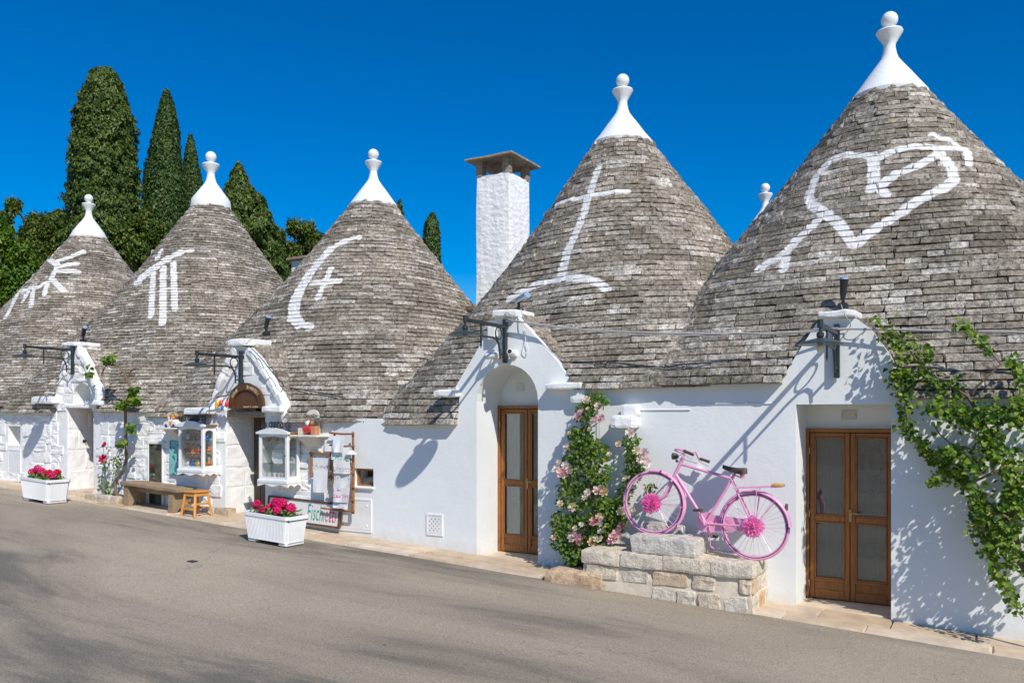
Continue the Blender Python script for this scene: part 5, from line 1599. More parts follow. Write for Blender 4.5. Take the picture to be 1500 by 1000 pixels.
# ---- arched brown sign over the shop door
vA = VF-.06
ax0, ax1, az0, az1 = PU(336, vA), PU(387, vA), z_at(361, 598, vA), z_at(361, 562, vA)
M['signbrown'] = m_wood('carved_brown_board', (.075, .032, .014), (.145, .062, .026), 0, .5)
ta = thing('arched_sign', ((ax0+ax1)/2, vA, az0), 'arched dark brown carved board over the shop doorway', 'sign')
def arc2(k): 
    c = (ax0+ax1)/2; hw = (ax1-ax0)/2*k
    return [(c-hw, az0)] + [(c-hw*math.cos(math.pi*i/20), az0 + (az1-az0)*k*math.sin(math.pi*i/20)**.8) for i in range(1, 20)] + [(c+hw, az0)]
MB().prism(arc2(.99), vA+.0, vA+.03, front).build('board', M['signbrown'], ta)
o_, i_ = arc2(1.0), arc2(.74)
MB().prism(o_ + list(reversed(i_)), vA-.022, vA+.001, front).build('raised_rim', M['signbrown'], ta)
M['tan'] = simple('tan_lettering', (.55, .40, .24), .6)
mk = arc2(.87); q = random.Random(9)
gl_ = MB()
for rng in ((3.0, 6.2), (10.6, 16.2)):
    s = rng[0]
    while s < rng[1]:
        i = int(s); f = s-i
        p = Vector(mk[i]).lerp(Vector(mk[i+1]), f); d = (Vector(mk[i+1])-Vector(mk[i])).normalized(); n_ = Vector((-d.y, d.x))
        hgt = q.uniform(.018, .03)
        for st in range(q.choice((1, 2, 2))):
            o = p + d*st*.014
            gl_.prism([tuple(o - n_*hgt), tuple(o + n_*hgt), tuple(o + n_*hgt + d*.007), tuple(o - n_*hgt + d*.007)], vA-.026, vA-.0221, front)
        s += .42
for i in range(16):
    x_ = ax0 + (ax1-ax0)*(.42+.028*i)
    if i in (6, 8): continue
    gl_.box((x_, vA-.005, az0+.012), (x_+.010, vA-.0005, az0+.012+q.uniform(.018, .028)))
gl_.build('carved_marks', M['tan'], ta)['kind'] = 'stuff'
# little clay whistles hung left of the sign
hp = W(326, 580, VF-.14)
tw_ = thing('whistle_hanger', hp, 'short stick hung with coloured clay whistles beside the arched sign', 'hanger')
MB().tube([hp+Vector((-.14, 0, -.02)), hp+Vector((0, 0, .0)), hp+Vector((.14, .02, .02))], .012, 6).tube([hp, hp+Vector((0, .12, .02))], .008, 6).build('stick', M['polewood'], tw_)
for i, (dx, dz, cn) in enumerate(((-.12, -.13, 'yellow'), (-.10, -.10, 'yellow'), (-.02, -.11, 'red'), (.02, -.17, 'blue'), (.06, -.12, 'white'), (.11, -.12, 'red'), (.08, -.20, 'white'))):
    MB().lathe([(.006, .05), (.03, .02), (.035, -.02), (.025, -.045), (.006, -.05)], hp+Vector((dx, -.01, dz)), 10).tube([hp+Vector((dx, 0, 0)), hp+Vector((dx, -.01, dz+.04))], .002, 4).build('whistle', CL[cn], tw_, smooth=True)

# small iron plate standing in for a dark spot on the asphalt
c = W(282, 822, 6.6); c.z = gz(c.x)
p_ = None
for d_ in range(2000):
    p_ = WD(282, 822, 5 + d_*.01)
    if p_.z <= gz(p_.x): break
c = Vector((p_.x, p_.y, gz(p_.x)))
tc = thing('spot_plate', c, 'small dark iron plate standing in for a dark patch in the asphalt', 'cover')
MB().bbox((-.055, -.045, -.03), (.055, .045, .006), .004, Matrix.Translation(c) @ slope_q).build('rim', M['iron'], tc)
MB().bbox((-.043, -.033, .004), (.043, .033, .010), .003, Matrix.Translation(c) @ slope_q).build('lid', M['iron'], tc)
# ================================================================== stone ledge with the bicycle
lx0, lx1 = -4.02, -2.09; lv0 = VF-.64
ltop = CAMZ-1.50
tl_ = thing('stone_ledge', ((lx0+lx1)/2, VF-.3, gz(-3)), 'rough rubble and mortar ledge built against the plastered wall, under the bicycle', 'ledge')
rough_slab('mortar_body', M['mortar'] if False else simple('cream_mortar', (.72, .62, .48), .95, spec=.1, var=.2, bump=.8, bscale=25), tl_, (lx0, lv0+.02, gz(lx1)-.12), (lx1-.02, VF+.02, ltop-.02), 71, .02, 6)
ledge_v = [pillow_variant(1300+i) for i in range(8)]
M['ledgestone'] = m_rubble('cream_rubble_stone')
for n_ in M['ledgestone'].node_tree.nodes:
    if n_.type == 'VALTORGB' and len(n_.color_ramp.elements) == 4:
        for e, c in zip(n_.color_ramp.elements, ((.76, .62, .46), (.78, .70, .57), (.76, .64, .48), (.68, .46, .28))): e.color = (*c, 1)
LST = [mesh_of('rubble_stone', vs, fs, M['ledgestone']) for vs, fs in ledge_v]
q = random.Random(77)
z = gz(lx1)-.02
while z < ltop-.10:
    h = q.uniform(.15, .22); h = min(h, ltop-.02-z)
    x = lx0+.02
    while x < lx1-.06:
        L = q.uniform(.22, .5); L = min(L, lx1-.02-x)
        if q.random() < .97 and z + h > gz(x) + .02:
            Mx = Matrix.Translation((x+L/2, lv0+.022, z+h/2)) @ Matrix.Rotation(q.uniform(-.06, .06), 4, 'Y') @ Matrix.Diagonal((L*.9, q.uniform(.012, .034), h*.9, 1))
            link_mesh('rubble_stone', q.choice(LST), tl_, Mx)
        x += L
    y = lv0+.03
    while y < VF-.05:
        L = q.uniform(.16, .3); L = min(L, VF-y)
        Mx = Matrix.Translation((lx1-.024, y+L/2, z+h/2)) @ Matrix.Rotation(R(90), 4, 'Z') @ Matrix.Diagonal((L*.92, q.uniform(.012, .03), h*.9, 1))
        link_mesh('rubble_stone', q.choice(LST), tl_, Mx)
        y += L
    z += h
x = lx0
for L in (.47, .50, .52, .44):
    rough_slab('ledge_slab', M['ledgestone'], tl_, (x, lv0-.02, ltop-.16), (x+L+.004, VF, ltop+(.006 if L > .48 else 0)), int(80+x*3), .014, 4)
    x += L
pale = m_rubble('pale_limestone_block')
for n_ in pale.node_tree.nodes:
    if n_.type == 'VALTORGB' and n_.color_ramp.elements[0].color[0] > .6 and len(n_.color_ramp.elements) == 4:
        for e, c in zip(n_.color_ramp.elements, ((.66, .60, .52), (.70, .66, .60), (.64, .58, .49), (.60, .52, .43))): e.color = (*c, 1)
M['pale'] = pale
bx0, bx1 = W(921, 0, lv0).x, W(1018, 0, lv0).x
tag(rough_slab('stone_block', M['pale'], None, (bx0, lv0+.02, ltop-.012), (bx1, VF-.10, ltop+.20), 91, .022, 5), 'long pale limestone block lying on the rubble ledge, under the front wheel', 'stone block')
a = W(942, 0, VF-.3)
tag(rough_slab('small_stone', M['pale'], None, (a.x, VF-.36, ltop+.185), (a.x+.27, VF-.16, ltop+.31), 92, .02, 3), 'small pale stone seen through the spokes of the front wheel', 'stone')
tag(rough_slab('small_stone', M['pale'], None, (a.x+.29, VF-.33, ltop+.185), (a.x+.46, VF-.14, ltop+.29), 93, .018, 3), 'small chipped stone wedged behind the front wheel', 'stone')
# flower-bed kerb stones
k0, k1 = W(800, 0, 8.46).x, W(884, 0, 8.46).x
tag(rough_slab('kerb_stone', M['ledgestone'], None, (k0, 8.40, gz(k0)-.06), (k1, 8.62, gz(k1)+.19), 94, .03, 5), 'long low tan stone edging the rose bed', 'kerb stone')
bed = MB()
bed.add([(k0+.05, 8.6, gz(k0)+.10), (k1+.05, 8.6, gz(k1)+.16), (k1+.05, VF, gz(k1)+.18), (k0+.25, VF, gz(k0)+.12), (k0+.05, 8.6, gz(k0)-.1), (k1+.05, 8.6, gz(k1)-.1), (k1+.05, VF, gz(k1)-.1), (k0+.25, VF, gz(k0)-.1)], [(0, 1, 2, 3), (0, 4, 5, 1), (0, 3, 7, 4), (1, 5, 6, 2)])
tag(bed.build('rose_bed', M['soil'], loc=(k0, 8.6, gz(k0))), kind='structure')
vb2 = W(160, 0, 8.80).x
for i, (dx, w_) in enumerate(((-.42, .33), (-.08, .36), (.29, .22))):
    tag(rough_slab('kerb_stone', M['rubble'], None, (vb2+dx, 8.60, gz(vb2)-.05), (vb2+dx+w_, 8.74, gz(vb2)+.13), 95+i, .02, 3), ('tan edging stone at the left end of the little vine bed', 'tan edging stone in the middle of the little vine bed', 'tan edging stone of the vine bed next to the bench')[i], 'kerb stone')
tag(MB().box((vb2-.38, 8.72, gz(vb2)-.1), (vb2+.45, VF, gz(vb2)+.10)).build('vine_bed', M['soil'], loc=(vb2, 8.8, gz(vb2))), kind='structure')
# flat stones on the far left pavement edge
# ---- bicycle
PINK = simple('lilac_pink_paint', (.80, .36, .56), .32, var=.14, scale=12)
def m_wear():
    t = NT('lilac_paint_worn_to_purple')
    w_ = t.ramp(t.noise(7, 4), [(.54, 0.0), (.62, 1.0)])
    t.col(t.mix(w_, (.80, .36, .56), (.22, .10, .28))); t.rough(.4)
    return t.m
WEAR = m_wear()
TYRE = simple('dark_purple_tyre', (.035, .02, .04), .6, var=.3)
CHROME = simple('pink_dusted_steel', (.62, .45, .56), .35, .4)
LEATH = simple('dark_brown_leather', (.075, .055, .04), .5, var=.3, scale=20)
VB = VF-.40
def B(px, py, dv=0.0):
    return W(px, py, VB) + Vector((0, dv, 0))
hubR, hubF = B(1105, 770), B(957, 736)
bb = B(1034, 766); seatc = B(1072, 701); headT = B(1001, 669); headB = B(988, 697)
tb_ = thing('bicycle', (hubR.x, VB, ltop), 'lilac-pink bicycle with pompom hubs leaning by the plastered wall', 'bicycle')
RW = .345
def wheel(h, name, seed):
    a = MB().tube([h + Vector((RW*math.cos(2*math.pi*i/56), 0, RW*math.sin(2*math.pi*i/56))) for i in range(56)], .0165, 8, closed=True)
    w_ = a.build('wheel', WEAR, tb_, smooth=True)
    MB().tube([h + Vector((RW*math.cos(2*math.pi*i/56)*.999, .004, RW*math.sin(2*math.pi*i/56)*.999)) for i in range(56)], .0178, 6, closed=True).build('tyre', TYRE, w_, smooth=True) if False else None
    # rim: flat ring inside the tyre
    pr = [(RW-.030, -.010), (RW-.016, -.012), (RW-.016, .012), (RW-.030, .010)]
    m = MB(); n = 56; vs = []
    for i in range(n):
        a_ = 2*math.pi*i/n
        for r_, y in pr: vs.append(h + Vector((r_*math.cos(a_), y, r_*math.sin(a_))))
    m.add(vs, [(i*4+k, i*4+(k+1) % 4, ((i+1) % n)*4+(k+1) % 4, ((i+1) % n)*4+k) for i in range(n) for k in range(4)]).build('rim', PINK, w_, smooth=True)
    for sd_ in (-1, 1): MB().tube([h + Vector(((RW-.0135)*math.cos(2*math.pi*i/56), sd_*.0115, (RW-.0135)*math.sin(2*math.pi*i/56))) for i in range(56)], .0045, 5, closed=True).build('tyre', TYRE, w_, smooth=True)
    sp = MB()
    for i in range(32):
        a_ = 2*math.pi*i/32; s = 1 if i % 2 else -1; b_ = a_ + (.55 if (i//2) % 2 else -.55)
        sp.tube([h + Vector((.022*math.cos(b_+a_*0), s*.026, .022*math.sin(b_))), h + Vector(((RW-.03)*math.cos(a_), 0, (RW-.03)*math.sin(a_)))], .0016, 4, cap=False)
    sp.build('spokes', CHROME, w_)['kind'] = 'stuff'
    MB().tube([h + Vector((0, -.05, 0)), h + Vector((0, .05, 0))], .012, 10).tube([h + Vector((0, -.03, 0)), h + Vector((0, -.024, 0))], .026, 12).tube([h + Vector((0, .024, 0)), h + Vector((0, .03, 0))], .026, 12).build('hub', PINK, w_)
    # tulle pompom
    q = random.Random(seed); p = MB(); c = h + Vector((0, -.055, 0))
    for i in range(1000):
        d = Vector((q.gauss(0, 1), q.gauss(0, .6)-.3, q.gauss(0, 1))).normalized()
        L = q.uniform(.04, .125); x = d.orthogonal().normalized(); x.rotate(Matrix.Rotation(q.uniform(0, 6.28), 3, d)); y_ = d.cross(x)
        w2 = q.uniform(.004, .012); e = c + d*L
        p.add([c + d*.012, c + d*L*.6 + x*w2*.6 + y_*.006, e + x*w2*.8, e - x*w2*.4 + y_*.012, c + d*L*.6 - x*w2*.5], [(0, 1, 4), (1, 2, 3, 4)])
    p.build('pompom', PINKT, w_, fix=False)
    return w_
PINKT = m_leaf('hot_pink_tulle', (.96, .20, .58), (.98, .34, .70), (1.0, .52, .82), .6, 30, (1, 1, 1))
wheel(hubR, 'rear', 5); wheel(hubF, 'front', 6)
def bt(name, pts, r, mat=PINK, n=10, parent=None):
    return MB().tube(pts, r, n).build(name, mat, parent or tb_, smooth=True)
fr = MB()
fr.tube([headB + (headT-headB)*-.12, headT], .021, 12)
fr.tube([headT.lerp(headB, .35), seatc], .0165, 10); fr.tube([headB.lerp(headT, .12), bb], .0175, 10); fr.tube([bb, seatc + (seatc-bb)*.10], .0165, 10)
fr.tube([bb + Vector((0, -.04, 0)), bb + Vector((0, .04, 0))], .022, 12)
for s in (-1, 1):
    fr.tube([seatc + Vector((0, s*.015, -.01)), hubR + Vector((0, s*.055, .0))], .009, 8); fr.tube([bb + Vector((0, s*.028, 0)), hubR + Vector((0, s*.055, 0))], .010, 8)
fr.build('frame', PINK, tb_, smooth=True)
fk = MB()
dirf = (headB-headT).normalized(); crown = headB + dirf*.03
for s in (-1, 1):
    fk.tube([crown + Vector((0, s*.01, 0)), crown + dirf*.05 + Vector((0, s*.045, 0)), crown + dirf*.22 + Vector((.0, s*.05, 0)), hubF.lerp(crown + dirf*.27, .35) + Vector((0, s*.052, 0)), hubF + Vector((0, s*.052, 0))], [.013, .013, .012, .010, .008], 8)
fk.build('fork', PINK, tb_, smooth=True)
def fender(h, a0, a1, name):
    m = MB(); n = 30; vs = []; r_ = RW+.032
    for i in range(n+1):
        a_ = R(a0 + (a1-a0)*i/n)
        for y, dr in ((-.034, -.022), (-.022, -.004), (0, 0), (.022, -.004), (.034, -.022)):
            vs.append(h + Vector(((r_+dr)*math.cos(a_), y, (r_+dr)*math.sin(a_))))
        for y, dr in ((.032, -.024), (0, -.004), (-.032, -.024)):
            vs.append(h + Vector(((r_+dr)*math.cos(a_), y, (r_+dr)*math.sin(a_))))
    m.add(vs, [(i*8+k, i*8+(k+1) % 8, (i+1)*8+(k+1) % 8, (i+1)*8+k) for i in range(n) for k in range(8)])
    f = m.build('mudguard', PINK, tb_, smooth=True)
    for s in (-1, 1):
        am = R((a0*.25+a1*.75) if name == 'front' else (a0*.7+a1*.3))
        MB().tube([h + Vector((0, s*.05, 0)), h + Vector(((r_-.01)*math.cos(am), s*.034, (r_-.01)*math.sin(am)))], .003, 5).build('mudguard_stay', PINK, f)
fender(hubR, 2, 168, 'rear'); fender(hubF, 95, -38, 'front')
# chain case
cc = bb + Vector((0, -.045, 0)); cr = hubR + Vector((0, -.045, 0))
d = (cr-cc); L = d.length; ang = math.atan2(d.z, d.x)
out = [(.115*math.cos(R(a_)), .115*math.sin(R(a_))) for a_ in range(50, 311, 20)] + [(L*.55, -.075), (L*.95, -.05), (L+.02, 0), (L*.95, .05), (L*.55, .075)]
MB().prism(out, -.012, .012, lambda a_, b_, dd: (cc.x + a_*math.cos(ang) - b_*math.sin(ang), cc.y + .095 + dd, cc.z + a_*math.sin(ang) + b_*math.cos(ang))).build('chain_case', PINK, tb_)
pu, pd = B(1028, 745, -.10), B(1040, 787, .10)
for p_, s in ((pu, -1), (pd, 1)):
    c_ = MB().tube([bb + Vector((0, s*.06, 0)), Vector((p_.x, bb.y + s*.075, p_.z))], [.011, .008], 8).build('crank', PINK, tb_)
    MB().bbox((p_.x-.045, bb.y+s*.085-.0 if s > 0 else bb.y-.17, p_.z-.013), (p_.x+.045, bb.y+.17 if s > 0 else bb.y-.085, p_.z+.013), .004).build('pedal', LEATH, c_)
bt('kickstand', [bb + Vector((.03, .02, -.02)), B(1038, 800, .06), B(1044, 806, .08), B(1050, 805, .1)], .006)
# saddle on its post
sp_ = seatc + (seatc-bb).normalized()*.055
bt('seat_post', [seatc, sp_ + (seatc-bb).normalized()*.03], .012)
sd_n = B(1059, 681); sd_r = B(1092, 687)
m = MB(); n = 14; vs = []; D_ = (sd_r-sd_n)
for i in range(n+1):
    t_ = i/n; c = sd_n + D_*t_ + Vector((0, 0, -.012*math.sin(math.pi*t_) + .01*t_))
    w_ = .022 + .075*max(0, (t_-.3)/.7)**1.3
    if i == n: w_ *= .8
    dp = .035 + .03*t_
    for y, z_ in ((-w_, -dp), (-w_*1.02, -.022), (-w_*.75, -.002), (0, .006), (w_*.75, -.002), (w_*1.02, -.022), (w_, -dp), (0, -dp*.7)): vs.append(c + Vector((0, y, z_)))
fs = [(i*8+k, i*8+(k+1) % 8, (i+1)*8+(k+1) % 8, (i+1)*8+k) for i in range(n) for k in range(8)] + [tuple(reversed(range(8))), tuple(n*8+k for k in range(8))]
sad = m.add(vs, fs).build('saddle', LEATH, tb_, smooth=True)
for s in (-1, 1):
    hx_ = sd_r + Vector((-.03, s*.045, -.045))
    MB().tube([hx_ + Vector((.016*math.cos(i*.9), .016*math.sin(i*.9), -.05*i/30)) for i in range(31)], .004, 5).build('spring', PINK, sad)
    MB().tube([sd_n + Vector((.03, s*.008, -.035)), sp_ + Vector((0, s*.018, -.005)), sd_r + Vector((-.03, s*.04, -.095))], .004, 5).build('rail', PINK, sad)
# rear carrier
rk = MB(); ra, rb_ = B(1078, 714), B(1143, 712)
for s in (-1, 0, 1): rk.bar(ra + Vector((0, s*.06, 0)), rb_ + Vector((0, s*.06, 0)), .012, .012)
for f_ in (.0, .25, .5, .75, .98): rk.bar(ra.lerp(rb_, f_) + Vector((0, -.065, .0)), ra.lerp(rb_, f_) + Vector((0, .065, .0)), .02, .008)
for s in (-1, 1):
    rk.bar(ra.lerp(rb_, .52) + Vector((0, s*.06, 0)), hubR + Vector((0, s*.065, .01)), .022, .006)
    rk.bar(ra.lerp(rb_, .0) + Vector((0, s*.06, 0)), seatc + Vector((.03, s*.02, -.09)), .010, .010)
rack = rk.build('carrier', PINK, tb_)
MB().bbox((-.055, -.075, -.014), (.055, .075, .014), .006, Matrix.Translation(rb_ + Vector((-.02, 0, .012))) @ Matrix.Rotation(R(4), 4, 'Y')).build('carrier_block', M['stoolwood'], rack)
p_ = B(1152, 742); 
MB().bbox(p_ + Vector((-.012, -.022, -.04)), p_ + Vector((.014, .022, .035)), .01).build('tail_light', simple('dusty_brown_reflector', (.16, .08, .06), .4), tb_)
# handlebar, grips, bell, headlamp
st = headT + (headT-headB).normalized()*.05
bt('stem', [headT, st], .012)
hb = st + Vector((-.05, 0, .0))
nearg, farg = W(1006, 662, VB-.25), W(1031, 673, VB+.26)
near = [st, hb + Vector((.0, -.05, .01)), hb + Vector((-.015, -.15, .035)), hb + Vector((.03, -.235, .05)), nearg + Vector((-.04, 0, .018)), nearg + Vector((.06, .0, -.022))]
far = [st, hb + Vector((.02, .06, 0)), hb + Vector((.03, .16, .0)), hb + Vector((.09, .235, .01)), farg + Vector((-.05, 0, .012)), farg + Vector((.05, .0, -.018))]
for pts in (near, far):
    bar_ = bt('handlebar', pts, .0105)
    MB().tube([pts[-2] + (pts[-1]-pts[-2])*.05, pts[-1] + (pts[-1]-pts[-2])*.15], .0165, 10).build('grip', LEATH, bar_, smooth=True)
    MB().tube([pts[-3] + Vector((.0, 0, -.02)), pts[-2] + Vector((0, 0, -.035)), pts[-1] + Vector((.0, 0, -.055))], .004, 6).build('brake_lever', CHROME, bar_)
hl = B(990, 668)
MB().tube([hl + Vector((.03, 0, 0)), hl + Vector((.01, 0, 0)), hl + Vector((-.035, 0, 0)), hl + Vector((-.04, 0, 0))], [.012, .033, .038, .034], 16).build('head_lamp', LEATH, tb_, smooth=True)
MB().ball(hl + Vector((.02, -.02, -.05)), .018, 12).build('bell', simple('dull_violet_bell', (.12, .06, .16), .35, .3), tb_, smooth=True)
cable_ = [nearg + Vector((-.02, 0, -.01)), hb + Vector((-.05, -.05, -.05)), headT + Vector((.0, -.03, -.02)), headT.lerp(seatc, .3) + Vector((0, -.02, -.0))]
bt('brake_cable', cable_, .003, M['black'], 5)
# two round white bosses on the wall behind the bicycle
for px, py in ((1023, 689), (1067, 691)):
    c = W(px, py, VF)
    MB().tube([c + Vector((0, .01, 0)), c + Vector((0, -.03, 0)), c + Vector((0, -.038, 0))], [.045, .045, .036], 20).build('wall_knob', M['plaster'], H[4], smooth=True)
# ================================================================== climbing plants
M['roseleaf'] = m_leaf('rose_leaf', (.028, .085, .012), (.075, .165, .022), (.22, .30, .045), .32, 5)
M['vineleaf'] = m_leaf('vine_leaf', (.028, .085, .010), (.080, .170, .016), (.24, .33, .035), .34, 4)
M['bark'] = simple('vine_bark', (.20, .135, .085), .9, var=.4, scale=25, bump=.9, bscale=50)
M['pinkrose'] = m_leaf('pale_pink_rose_petals', (.78, .52, .50), (.84, .66, .62), (.88, .78, .72), .25, 14, (1, 1, 1))
M['hotrose'] = m_leaf('deep_pink_rose_petals', (.76, .30, .36), (.80, .42, .46), (.84, .58, .58), .25, 14, (1, 1, 1))
M['creamrose'] = m_leaf('peach_rose_petals', (.80, .58, .34), (.84, .70, .50), (.88, .80, .64), .25, 14, (1, 1, 1))
M['darkrose'] = m_leaf('crimson_rose_petals', (.45, .0, .03), (.60, .01, .06), (.70, .03, .10), .25, 14, (1, 1, 1))
def foliage(parent, items, shape, mat, nobj, name='leaf', rest='leaves'):
    """the largest nobj leaves are pieces of their own, the others are joined"""
    def sz(it):
        x, y, d = proj(it[2])
        return it[1]/d*(1 if -20 < x < 1520 else 0)
    items = sorted(items, key=sz, reverse=True)
    me = mesh_of(name, shape[0], shape[1], mat) if nobj else None
    for Rm, s, p in items[:nobj]:
        link_mesh(name, me, parent, Matrix.Translation(p) @ Rm @ Matrix.Diagonal((s, s, s, 1)))
    if len(items) > nobj: joined_leaves(items[nobj:], shape, rest, mat, parent, org(parent))
def rose_mesh(seed, mat):
    """layered cupped petals about a closed heart, unit radius"""
    q = random.Random(seed); m = MB()
    for ring_, (n, r_, h0, h1, open_) in enumerate(((3, .22, -.1, .62, .02), (5, .42, -.25, .60, .12), (6, .66, -.4, .45, .22), (7, .90, -.5, .18, .34))):
        for i in range(n):
            a0 = 2*math.pi*(i + q.uniform(-.15, .15))/n + ring_*.6; w_ = 2*math.pi/n*.75
            P = []
            for (f, h, k) in ((-.5, h0, .45), (0, h0-.05, .5), (.5, h0, .45), (-.6, (h0+h1)/2, 1.0), (0, (h0+h1)/2, 1.08), (.6, (h0+h1)/2, 1.0), (-.45, h1*.92, 1.0+open_), (0, h1, 1.05+open_*1.6), (.45, h1*.92, 1.0+open_)):
                a = a0 + f*w_; P.append((math.cos(a)*r_*k, math.sin(a)*r_*k, h + q.uniform(-.03, .03)))
            m.add(P, [(0, 1, 4, 3), (1, 2, 5, 4), (3, 4, 7, 6), (4, 5, 8, 7)])
    me = bpy.data.meshes.new('rose'); me.from_pydata(m.v, [], m.f); me.materials.append(mat); me.shade_smooth(); me.update()
    return me
ROSE = {k: [rose_mesh(30+i, M[k]) for i in range(2)] for k in ('pinkrose', 'hotrose', 'creamrose', 'darkrose')}
def add_rose(parent, p, r_, kind, q, face=(0, -1, .5)):
    d = (Vector(face) + Vector((q.uniform(-.6, .6), q.uniform(-.2, .2), q.uniform(-.4, .4)))).normalized()
    Mx = Matrix.Translation(p) @ d.to_track_quat('Z', 'Y').to_matrix().to_4x4() @ Matrix.Rotation(q.uniform(0, 6), 4, 'Z') @ Matrix.Diagonal((r_, r_, r_, 1))
    link_mesh('rose', q.choice(ROSE[kind]), parent, Mx)
def clump(q, px, py, wpx, hpx, n, v0, v1, size, shape_n=(0, -.8, .6)):
    out = []
    for _ in range(n):
        r_ = math.sqrt(q.random()); a = q.uniform(0, 6.283)
        v = q.uniform(v0, v1)
        out.append(leaf_mats(q, W(px + wpx*r_*math.cos(a), py + hpx*r_*math.sin(a), v), size, shape_n))
    return out
def path_stem(parent, pts, r0, r1, name='stem', mat='bark', wob=.015, seed=0, n=8):
    q = random.Random(seed); P = [Vector(p) for p in pts]; Q = []
    for i in range(len(P)-1):
        k = max(2, int((P[i+1]-P[i]).length/.08))
        for j in range(k): Q.append(P[i].lerp(P[i+1], j/k) + Vector((q.uniform(-wob, wob), q.uniform(-wob, wob), q.uniform(-wob, wob)))*(0 if (i == 0 and j == 0) else 1))
    Q.append(P[-1])
    m = len(Q)
    return MB().tube(Q, [(r0 + (r1-r0)*i/(m-1))*(1 + .18*math.sin(i*1.9)) for i in range(m)], n).build(name, M[mat], parent, smooth=True)
# ---- climbing roses beside the arched doorway
zr_ = lambda x, y: (780 + x/3.333, 560 + y/3.333)
q = random.Random(101)
rb0 = W(852, 826, VF-.2)
rt = thing('climbing_rose', (rb0.x, rb0.y, gz(rb0.x)+.1), 'tall climbing rose with pale pink blooms trained up beside the arched door', 'rose bush', 'climbing roses in the bed')
for i, pts in enumerate(([(240, 890), (200, 760), (190, 600), (200, 450), (220, 330), (250, 220), (290, 100), (292, 10)], [(250, 890), (250, 760), (290, 640), (320, 520), (310, 400), (280, 300), (270, 200)], [(235, 890), (150, 800), (140, 690), (160, 560), (180, 440)], [(255, 890), (300, 800), (340, 700), (350, 600)])):
    path_stem(rt, [W(*zr_(x, y), VF-.14-.05*(j % 2)) for j, (x, y) in enumerate(pts)], .014, .005, seed=i)
it = []
for x, y, w_, h_, n in ((300, 90, 62, 40, 110), (255, 150, 45, 50, 90), (230, 250, 60, 38, 120), (215, 320, 45, 40, 80), (310, 340, 70, 45, 130), (270, 300, 60, 35, 90), (180, 410, 45, 60, 90), (240, 380, 50, 50, 70), (330, 440, 55, 50, 100), (270, 440, 35, 25, 40), (150, 500, 38, 40, 60), (220, 510, 40, 40, 60), (300, 500, 55, 35, 70), (160, 570, 48, 40, 70), (310, 570, 60, 40, 80), (230, 600, 40, 35, 45), (350, 610, 50, 40, 80), (130, 680, 42, 50, 90), (190, 680, 50, 45, 90), (280, 680, 60, 45, 100), (380, 660, 35, 40, 50), (150, 770, 55, 55, 130), (220, 800, 60, 60, 130), (300, 780, 50, 55, 110), (330, 720, 45, 40, 70), (250, 860, 80, 35, 110), (190, 850, 50, 35, 70)):
    cx, cy = zr_(x, y)
    it += clump(q, cx, cy, w_/3.333, h_/3.333, int(n*1.6), VF-.36, VF-.05, .050)
foliage(rt, it, LEAF6, M['roseleaf'], 280)
for x, y, r_, kd in ((322, 118, .045, 'pinkrose'), (262, 85, .045, 'pinkrose'), (235, 142, .042, 'pinkrose'), (222, 165, .045, 'hotrose'), (300, 185, .048, 'pinkrose'), (335, 176, .045, 'hotrose'), (165, 315, .045, 'pinkrose'), (118, 418, .045, 'pinkrose'), (160, 405, .042, 'pinkrose'), (148, 440, .065, 'hotrose'), (182, 432, .035, 'hotrose'), (325, 525, .062, 'pinkrose'), (350, 532, .05, 'creamrose'), (258, 558, .04, 'creamrose'), (270, 535, .035, 'pinkrose'), (135, 590, .036, 'creamrose'), (195, 608, .046, 'creamrose'), (300, 677, .048, 'hotrose'), (325, 653, .035, 'creamrose'), (338, 660, .042, 'pinkrose'), (330, 685, .038, 'pinkrose'), (195, 750, .06, 'pinkrose'), (228, 765, .058, 'hotrose'), (335, 725, .036, 'pinkrose'), (290, 777, .045, 'creamrose'), (320, 760, .048, 'creamrose'), (375, 350, .03, 'creamrose'), (208, 710, .028, 'creamrose'), (280, 225, .03, 'creamrose'), (128, 388, .025, 'creamrose'), (105, 755, .032, 'creamrose'), (180, 245, .022, 'creamrose'), (238, 692, .026, 'pinkrose'), (270, 128, .022, 'creamrose')):
    add_rose(rt, W(*zr_(x, y), VF-.36), r_*.92, kd, q)
rt2 = thing('climbing_rose', (W(905, 800, VF-.2).x, VF-.2, gz(-4)+.1), 'shorter climbing rose growing behind the front wheel, under the white spout', 'rose bush', 'climbing roses in the bed')
path_stem(rt2, [W(*zr_(x, y), VF-.12) for x, y in ((270, 880), (380, 720), (440, 600), (480, 450), (485, 330), (475, 250))], .012, .005, seed=8)
path_stem(rt2, [W(*zr_(x, y), VF-.16) for x, y in ((280, 880), (400, 700), (470, 560), (500, 420), (490, 300))], .010, .004, seed=9)
it = []
for x, y, w_, h_, n in ((482, 290, 42, 35, 90), (485, 340, 38, 35, 80), (500, 400, 48, 45, 110), (480, 450, 42, 35, 70), (520, 440, 30, 30, 40), (455, 530, 35, 45, 70), (430, 590, 40, 40, 80), (400, 650, 50, 45, 110), (440, 670, 40, 35, 60), (370, 600, 35, 30, 45), (400, 710, 40, 35, 60), (570, 520, 30, 25, 30)):
    cx, cy = zr_(x, y); it += clump(q, cx, cy, w_/3.333, h_/3.333, int(n*1.2), VF-.28, VF-.05, .048)
foliage(rt2, it, LEAF6, M['roseleaf'], 200)
